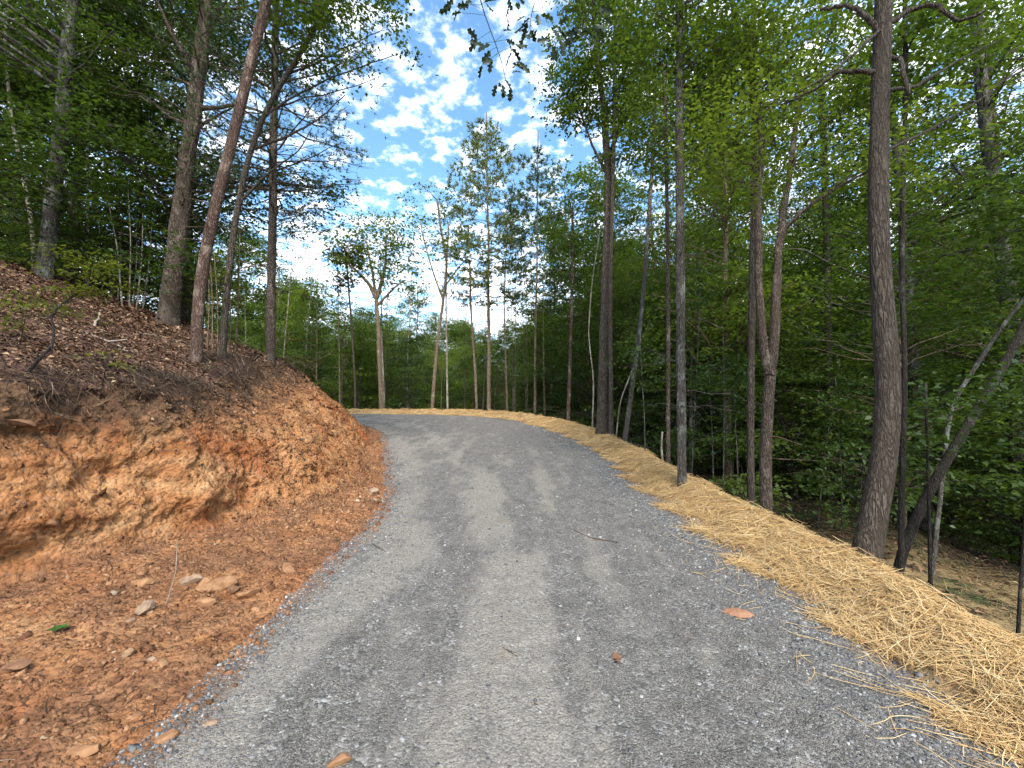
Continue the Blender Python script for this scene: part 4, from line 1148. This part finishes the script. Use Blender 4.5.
mb = MB()
dirtc = lambda dl, dr, v, x, y, r: (dl > -.12) & (v < .9) & (r.random(len(x)) < np.where(v < .05, 1.0, .35) * np.where(dl < .05, .4, 1))
P, N = surf(24000, dirtc, 311, (-5.2, -1.3), (1.0, 4.6)); mb.add(*stones(P, N, lognorm(len(P), .0058, .62, .0025, .034, 4), 4, .7))
P, N = surf(750, dirtc, 314, (-5.2, -1.4), (1.0, 6.5)); mb.add(*stones(P, N, lognorm(len(P), .021, .4, .012, .05, 14), 14, .75))
P, N = surf(14000, dirtc, 312, (-5.8, -1.4), (4.6, 9)); mb.add(*stones(P, N, lognorm(len(P), .0095, .6, .005, .045, 5), 5, .7))
P, N = surf(5000, dirtc, 313, (-8, -2), (9, 17)); mb.add(*stones(P, N, lognorm(len(P), .02, .5, .01, .07, 6), 6, .7))
tag(link('soil_clods', mb.mesh('soil_clods', [M['clod']], False)), kind='stuff')

mb = MB()
for n, xr, yr, s_, sd_ in ((26000, (-9, -3), (1.6, 6), .046, 1), (22000, (-12, -4), (6, 10), .058, 2), (12000, (-18, -5), (8, 18), .12, 3)):
    P, N = surf(n, lambda dl, dr, v, x, y, r: (dl > 0) & ((v > 1.0) | ((v > .5) & (r.random(len(x)) < .12))), 320 + sd_, xr, yr)
    r = np.random.default_rng(40 + sd_)
    N2 = unit(N + r.normal(0, .38, N.shape))
    L = s_ * r.uniform(.55, 1.35, len(P))
    mb.add(*leaf_quads(P + N * (.005 + np.abs(r.normal(0, .012, (len(P), 1)))), N2, r.normal(0, 1, P.shape), L, L * r.uniform(.3, .65, len(P)), .3))
P, N = surf(5000, lambda dl, dr, v, x, y, r: dr > 1.8, 330, (3, 14), (3, 14))
r = np.random.default_rng(50); L = .09 * r.uniform(.6, 1.3, len(P))
mb.add(*leaf_quads(P + N * .01, unit(N + r.normal(0, .3, N.shape)), r.normal(0, 1, P.shape), L, L * .5, .3))
tag(link('fallen_leaves', mb.mesh('fallen_leaves', [M['dead_leaf']], False)), kind='stuff')

mb = MB()
for n, xr, yr, sd_, k in ((2300, (-6, -3), (1.4, 5.5), 1, 1.0), (2300, (-7, -3.2), (5.5, 10.5), 2, 1.4)):
    P, N = surf(n, lambda dl, dr, v, x, y, r: (dl > 0) & (v > .55) & (v < 1.35) & (r.random(len(x)) < np.exp(-((v - 1.0) / .2) ** 2) * np.clip(.12 + 1.6 * fbm(x * 2.4, y * 2.4, o=3, seed=77), .04, 1)), 340 + sd_, xr, yr)
    r = np.random.default_rng(60 + sd_)
    D = np.array([.75, -.1, -.9]) + r.normal(0, .55, P.shape)
    mb.add(*strands(P + N * np.abs(r.normal(.01, .025, (len(P), 1))), N, unit(D), .26 * k * r.uniform(.3, 1.5, len(P)), .0022 * k * r.uniform(.5, 2.2, len(P)), .45, 5, 60 + sd_))
P, N = surf(3000, lambda dl, dr, v, x, y, r: (dl > 0) & (v > 1.02), 345, (-11, -3.4), (1.6, 11))
r = np.random.default_rng(66)
mb.add(*strands(P + N * .015, N, unit(r.normal(0, 1, P.shape)), .3 * r.uniform(.3, 1.6, len(P)), .003 * r.uniform(.5, 1.8, len(P)), .25, 5, 67))
P, N = surf(700, lambda dl, dr, v, x, y, r: (dl > .1) & (v < .6), 346, (-5, -1.6), (1.2, 8))
mb.add(*strands(P + N * .006, N, unit(r.normal(0, 1, P.shape)), .11 * r.uniform(.3, 1.6, len(P)), .0016 * r.uniform(.5, 1.8, len(P)), .3, 5, 68))
tag(link('root_fringe', mb.mesh('root_fringe', [M['root']], False)), kind='stuff')

# ------------------------------------------------------------------ single stones, sticks and plants one can count
def stone_mesh(seed, sx, sy, sz, mat):
    import bmesh
    bm = bmesh.new(); bmesh.ops.create_icosphere(bm, subdivisions=3, radius=1)
    r = np.random.default_rng(seed)
    co = np.array([v.co[:] for v in bm.verts])
    pl = unit(r.normal(0, 1, (11, 3))); dd = r.uniform(.42, .78, 11)
    for p, d in zip(pl, dd):
        k = np.clip(co @ p - d, 0, None); co = co - k[:, None] * p
    co = co * (1 + .07 * fbm(co[:, 0] * 2.5 + seed, co[:, 1] * 2.5, co[:, 2] * 2.5, o=3, seed=seed))[:, None] * [sx, sy, sz]
    for v, c_ in zip(bm.verts, co): v.co = c_
    me = bpy.data.meshes.new('stone'); bm.to_mesh(me); bm.free(); me.materials.append(M[mat])
    return me


STONES = [(144, 586, 20, 13, .7, 'rock_tan', .2, 'flat tan stone just under the undercut of the bank'),
          (206, 590, 13, 20, .9, 'rock_tan', .5, 'leaning tan stone in the middle of the stone cluster below the bank'),
          (218, 591, 14, 26, .9, 'rock_tan', -.5, 'long orange stone tilted up in the cluster below the bank'),
          (195, 583, 20, 12, .7, 'rock_pale', .2, 'pale flat stone at the back left of the cluster below the bank'),
          (205, 606, 16, 10, .7, 'rock_tan', 0, 'low tan stone lying in front of the tilted orange one'),
          (249, 597, 22, 13, .6, 'rock_tan', .4, 'light tan slab stone nearest the gravel in the cluster'),
          (287, 572, 18, 11, .7, 'rock_tan', .1, 'round tan stone alone at the gravel edge beyond the cluster'),
          (232, 592, 11, 13, .8, 'rock_brown', .3, 'small brown stone right of the tilted orange one'),
          (146, 612, 14, 17, .8, 'rock_pale', .3, 'grey brown wedge stone on the soil left of the cluster'),
          (166, 741, 16, 12, .7, 'rock_tan', 0, 'orange stone by the gravel edge at the bottom of the slope'),
          (12, 671, 22, 14, .5, 'rock_brown', .2, 'flat brown stone near the left edge on the soil'),
          (129, 623, 8, 6, .7, 'rock_pale', 0, 'small whitish pebble on the soil left of the cluster'),
          (152, 661, 8, 6, .7, 'rock_pale', .4, 'small whitish pebble in the middle of the open soil'),
          (210, 726, 12, 8, .7, 'rock_pale', .4, 'grey stone at the ragged edge of the gravel'),
          (20, 424, 30, 7, .5, 'rock_brown', 0, 'thin dark slab jutting from the top of the cut bank'),
          (85, 752, 26, 9, .5, 'rock_tan', .5, 'long flat tan stone at the lower left corner of the soil'),
          (372, 494, 12, 8, .7, 'rock_pale', .1, 'pale stone at the foot of the bank beside the road bend'),
          (340, 763, 22, 8, .6, 'rock_tan', .1, 'tan stone lying on the gravel at the bottom of the road')]
for q, (px, py, wx, wy, hh, mt, rz, lb) in enumerate(STONES):
    p = hit(px, py); k = float(p[1]) / F
    sx, sy = wx * k * .76, wy * k * .76
    o = link('stone', stone_mesh(900 + q, sx * .92, max(sy, sx * .55) * .92, .5 * (sx + sy) * hh * .8, mt), None, (p[0], p[1], p[2] + min(sx, sy) * .3), rz)
    o.rotation_euler = (random.uniform(-.3, .3), random.uniform(-.35, .35), rz)
    tag(o, lb, 'stone', 'single stones on the soil')

p = hit(738, 614)
mbp = MB()
rr_ = np.random.default_rng(5)
an = np.linspace(0, 6.283, 40, endpoint=False)
rows = [np.array([[0, 0, .016]])]
V = [(0, 0, .014)]
for ring, h_ in ((.35, .014), (.7, .009), (1.0, -.006)):
    f = ring * (1 + .16 * fbm(np.cos(an) * 1.7, np.sin(an) * 1.7, o=3, seed=4))
    V += [(f[i] * .105 * math.cos(an[i]), f[i] * .07 * math.sin(an[i]), h_ + .004 * rr_.normal()) for i in range(40)]
V = np.array(V); tr = [[0, 1 + i, 1 + (i + 1) % 40] for i in range(40)]
qd = [[1 + 40 * b + i, 41 + 40 * b + i, 41 + 40 * b + (i + 1) % 40, 1 + 40 * b + (i + 1) % 40] for b in (0, 1) for i in range(40)]
o = link('clay_patch', mesh('clay_patch', V, qd, tr, [M['clay_lump']], True), None, (p[0], p[1], p[2] + .012), -.3)
tag(o, 'small flattened lump of orange clay on the grey gravel', 'clay')


def stick(name, pts, r0, r1, mat, label, cat='stick', group=None, lift=.01, fork=None, onground=True):
    P = []
    for a in pts:
        h_ = hit(a[0], a[1]) if onground else np.array(a)
        P.append(h_ + [0, 0, lift])
    P = np.array(P); o0 = P[0].copy()
    b = MB(); Q = smooth_path(P - o0, 16); Q[1:-1] += np.random.default_rng(abs(int(pts[0][0] * 7))).normal(0, r0 * .35, (14, 3))
    b.tube(Q, np.linspace(r0, r1, 16), 7, .15)
    if fork:
        i = int(fork[0] * 15); b.tube(smooth_path([Q[i], Q[i] + np.array(fork[1])], 8), np.linspace(r0 * .6, r1 * .6, 8), 5)
    tag(link(name, b.mesh(name, [M[mat]]), None, o0), label, cat, group)


stick('fallen_branch', [(82, 333), (100, 339), (121, 348)], .022, .014, 'stick_pale', 'thickest pale dead branch lying on the leaf litter of the hill', fork=(.7, (.3, -.05, .02)))
stick('fallen_branch', [(94, 328), (98, 319), (101, 311)], .018, .012, 'stick_pale', 'short pale dead branch pointing uphill above the thickest one')
stick('fallen_branch', [(104, 315), (126, 319), (149, 324)], .016, .009, 'stick_dark', 'long dark dead branch lying across the hill below the whitish saplings')
stick('fallen_branch', [(142, 334), (162, 337), (186, 343)], .014, .008, 'stick_pale', 'slim pale dead branch ending near the reddish pine')
stick('fallen_branch', [(56, 326), (68, 331), (80, 336)], .013, .008, 'stick_pale', 'short faint dead branch left of the thickest one')
stick('fallen_branch', [(118, 350), (132, 353), (143, 355)], .012, .007, 'stick_pale', 'little pale dead branch just below the thickest one')
stick('fallen_branch', [(102, 308), (110, 312), (114, 318)], .014, .008, 'stick_pale', 'small bent pale branch highest on the hill')
stick('twig', [(574, 531), (588, 538), (604, 541), (618, 543)], .006, .004, 'stick_dark', 'longest dark curved twig on the right side of the road', 'twig')
stick('twig', [(502, 649), (510, 653), (517, 658)], .0032, .002, 'stick_dark', 'small dark twig at the middle of the road', 'twig')
stick('twig', [(534, 705), (541, 709), (547, 716)], .003, .002, 'stick_dark', 'small twig nearest the bottom centre of the road', 'twig')
stick('twig', [(373, 545), (379, 549), (386, 553)], .005, .003, 'stick_dark', 'brown twig at the left gravel edge below the bank', 'twig')
stick('twig', [(121, 684), (131, 677), (140, 671)], .006, .003, 'stick_pale', 'grey curved twig lying on the orange soil', 'twig')
stick('twig', [(131, 732), (150, 727), (166, 720)], .008, .004, 'stick_dark', 'dark bark strip lying on the soil by the gravel edge', 'twig')
a0 = hit(166, 604); a1 = at(176, 572, float(a0[1]) - .02); a2 = at(177, 541, float(a0[1]) - .01)
stick('root_stem', [tuple(a0), tuple(a1), tuple(a2)], .004, .002, 'stick_pale', 'thin dry root stem standing against the undercut bank', 'root', onground=False, lift=0)


def sprig():
    p_ = hit(58, 633); b = MB(); r = np.random.default_rng(3)
    for k in range(5):
        a = k * 1.2 + .3
        D = np.array([[math.cos(a), math.sin(a), .35]])
        V, q = leaf_quads(np.array([[0, 0, .02]]), unit(np.array([[-.3 * math.cos(a), -.3 * math.sin(a), 1]])), D, np.array([.06]), np.array([.036]))
        b.add(V, q)
    b.tube([(0, 0, -.01), (0, 0, .02)], .003, 5)
    tag(link('leaf_sprig', b.mesh('leaf_sprig', [M['leaf_green']], False), None, tuple(p_)), 'single bright green leaf sprig on the orange soil', 'plant')


sprig()
p = hit(612, 661); L = np.array([.075])
V, q = leaf_quads(np.array([[0, 0, .012]]), np.array([[.1, -.3, 1.]]), np.array([[1., .4, .1]]), L, L * .7, .35)
V2, q2 = leaf_quads(np.array([[.01, -.015, .01]]), np.array([[-.2, .2, 1.]]), np.array([[.7, -.8, .15]]), L * .7, L * .4, .3)
mbp = MB(); mbp.add(V, q); mbp.add(V2, q2)
tag(link('dry_leaf', mbp.mesh('dry_leaf', [M['rock_brown']], False), None, tuple(p)), 'curled brown leaf lying on the road right of the middle', 'leaf')

# yellow green shrub with a crooked stem on the left slope
t = Tree(5151, 1.0)
f0 = hit(25, 377); Y0 = float(f0[1])
pp = [np.array([0, 0, 0])] + [at(a, b, Y0 + .12 * i) - f0 for i, (a, b) in enumerate([(40, 357), (53, 346), (54, 330), (50, 314), (66, 300), (90, 288)])]
t.trunk(pp, .016, .006, 7, 30, .1)
for a, b, rx, ry, n in ((80, 252, 26, 6, 9), (105, 268, 28, 6, 10), (75, 272, 26, 6, 9), (120, 283, 18, 5, 5), (60, 290, 22, 6, 7), (95, 292, 22, 5, 7), (35, 300, 28, 8, 6), (15, 322, 20, 10, 5), (70, 315, 16, 6, 3)):
    t.crown(at(a, b, Y0 + .5) - f0, (rx * Y0 / F, rx * Y0 / F, ry * Y0 / F), max(2, int(n * .65)), .038, 36, .17, .16, .1, twig=.9, tilt=.4)
tag(t.emit('yellow_shrub', f0, 'bark_dark', 'leaf_yellow'), 'yellow green shrub with a crooked dark stem on the left slope', 'shrub')
for q, (a, b, n) in enumerate([(178, 268, 5), (192, 288, 4), (100, 400, 2), (232, 360, 3), (20, 345, 4), (285, 352, 4)]):
    t = Tree(5200 + q, 1.0)
    f0 = hit(a, b + 26) if q < 2 else hit(a, b); Y0 = float(f0[1])
    t.trunk([(0, 0, 0), (.02, 0, .2), (.05, 0, .42)], .006, .003, 5, 8, 0)
    t.crown((0.03, 0, .38), (.25, .25, .14), n, .045, 26, .14, .2, .1, twig=.9)
    lab = ['tiny yellow green plant right of the largest pine', 'tiny yellow plant in front of the largest pine', 'tiny green seedling on the dark bank lip', 'tiny seedling under the slim leaning tree', 'tiny green seedling at the far left slope', 'tiny seedling beyond the branchy pine'][q]
    tag(t.emit('seedling', f0, 'bark_dark', 'leaf_yellow'), lab, 'seedling', 'seedlings on the left slope')


# ------------------------------------------------------------------ sky, sun, render settings
w = bpy.data.worlds.new('World'); scn.world = w; w.use_nodes = True
nt = w.node_tree; nt.nodes.clear()
SUN_EL, SUN_AZ = 50.0, 172.0      # azimuth clockwise from +Y: behind the camera and to the right
sky = nt.nodes.new('ShaderNodeTexSky'); sky.sky_type = 'NISHITA'; sky.sun_disc = False
sky.sun_elevation = R(SUN_EL); sky.sun_rotation = R(SUN_AZ)
sky.air_density = 1.0; sky.dust_density = 0.3; sky.ozone_density = 1.0
tc = nt.nodes.new('ShaderNodeTexCoord')
sep = nt.nodes.new('ShaderNodeSeparateXYZ'); nt.links.new(tc.outputs['Generated'], sep.inputs[0])


def wm(op, a, b=0.0, c=None, clamp=False):
    o = nt.nodes.new('ShaderNodeMath'); o.operation = op; o.use_clamp = clamp
    for i, v in enumerate((a, b, c)):
        if v is None: continue
        if isinstance(v, bpy.types.NodeSocket): nt.links.new(v, o.inputs[i])
        else: o.inputs[i].default_value = v
    return o.outputs[0]


zz = wm('MAXIMUM', sep.outputs[2], 0.0)
den = wm('ADD', zz, 0.16)
cx, cy = wm('DIVIDE', sep.outputs[0], den), wm('DIVIDE', sep.outputs[1], den)
cmb = nt.nodes.new('ShaderNodeCombineXYZ'); nt.links.new(cx, cmb.inputs[0]); nt.links.new(cy, cmb.inputs[1])


def wnoise(scale, detail, rough=.55, off=(0, 0, 0)):
    m = nt.nodes.new('ShaderNodeMapping'); nt.links.new(cmb.outputs[0], m.inputs[0]); m.inputs['Location'].default_value = off
    o = nt.nodes.new('ShaderNodeTexNoise'); nt.links.new(m.outputs[0], o.inputs['Vector'])
    o.inputs['Scale'].default_value = scale; o.inputs['Detail'].default_value = detail; o.inputs['Roughness'].default_value = rough
    return o.outputs['Fac']


n1 = wnoise(15.0, 7, .58, (3.1, 1.7, 0)); n2 = wnoise(1.5, 2, .5, (7.7, 0.3, 0))
dens = wm('ADD', wm('MULTIPLY', n1, .78), wm('MULTIPLY', n2, .31))
low = wm('MULTIPLY', wm('SUBTRACT', .60, zz), .21)
cm = nt.nodes.new('ShaderNodeMapRange'); cm.interpolation_type = 'SMOOTHSTEP'
nt.links.new(wm('ADD', dens, low), cm.inputs['Value']); cm.inputs['From Min'].default_value = .505; cm.inputs['From Max'].default_value = .74
cm.inputs['To Max'].default_value = .95
hs = nt.nodes.new('ShaderNodeHueSaturation'); nt.links.new(sky.outputs[0], hs.inputs['Color']); hs.inputs['Saturation'].default_value = 1.04; hs.inputs['Value'].default_value = 1.08
tnt = nt.nodes.new('ShaderNodeMix'); tnt.data_type = 'RGBA'; tnt.blend_type = 'MULTIPLY'; tnt.inputs[0].default_value = 1.0
nt.links.new(hs.outputs[0], tnt.inputs[6]); tnt.inputs[7].default_value = (.86, 1.08, 1.08, 1)
mx = nt.nodes.new('ShaderNodeMix'); mx.data_type = 'RGBA'
nt.links.new(cm.outputs[0], mx.inputs[0]); nt.links.new(tnt.outputs[2], mx.inputs[6]); mx.inputs[7].default_value = (9.0, 9.2, 9.6, 1)
bg = nt.nodes.new('ShaderNodeBackground'); nt.links.new(mx.outputs[2], bg.inputs[0]); bg.inputs[1].default_value = 0.11
wo = nt.nodes.new('ShaderNodeOutputWorld'); nt.links.new(bg.outputs[0], wo.inputs[0])

sd = bpy.data.lights.new('sun', 'SUN'); sd.energy = 2.1; sd.angle = R(24); sd.color = (1, .94, .84)
so = bpy.data.objects.new('sun', sd); COL.objects.link(so); so.location = (10, -10, 40)
so.rotation_euler = (R(90 - SUN_EL), 0, R(180 - SUN_AZ))

scn.view_settings.view_transform = 'Standard'
scn.view_settings.look = 'None'
scn.view_settings.gamma = 1
scn.view_settings.exposure = 1.65
c = scn.cycles
c.max_bounces = 5; c.diffuse_bounces = 3; c.glossy_bounces = 2; c.transmission_bounces = 4; c.transparent_max_bounces = 4
c.use_adaptive_sampling = True; c.adaptive_threshold = 0.04
c.use_denoising = True
c.caustics_reflective = False; c.caustics_refractive = False
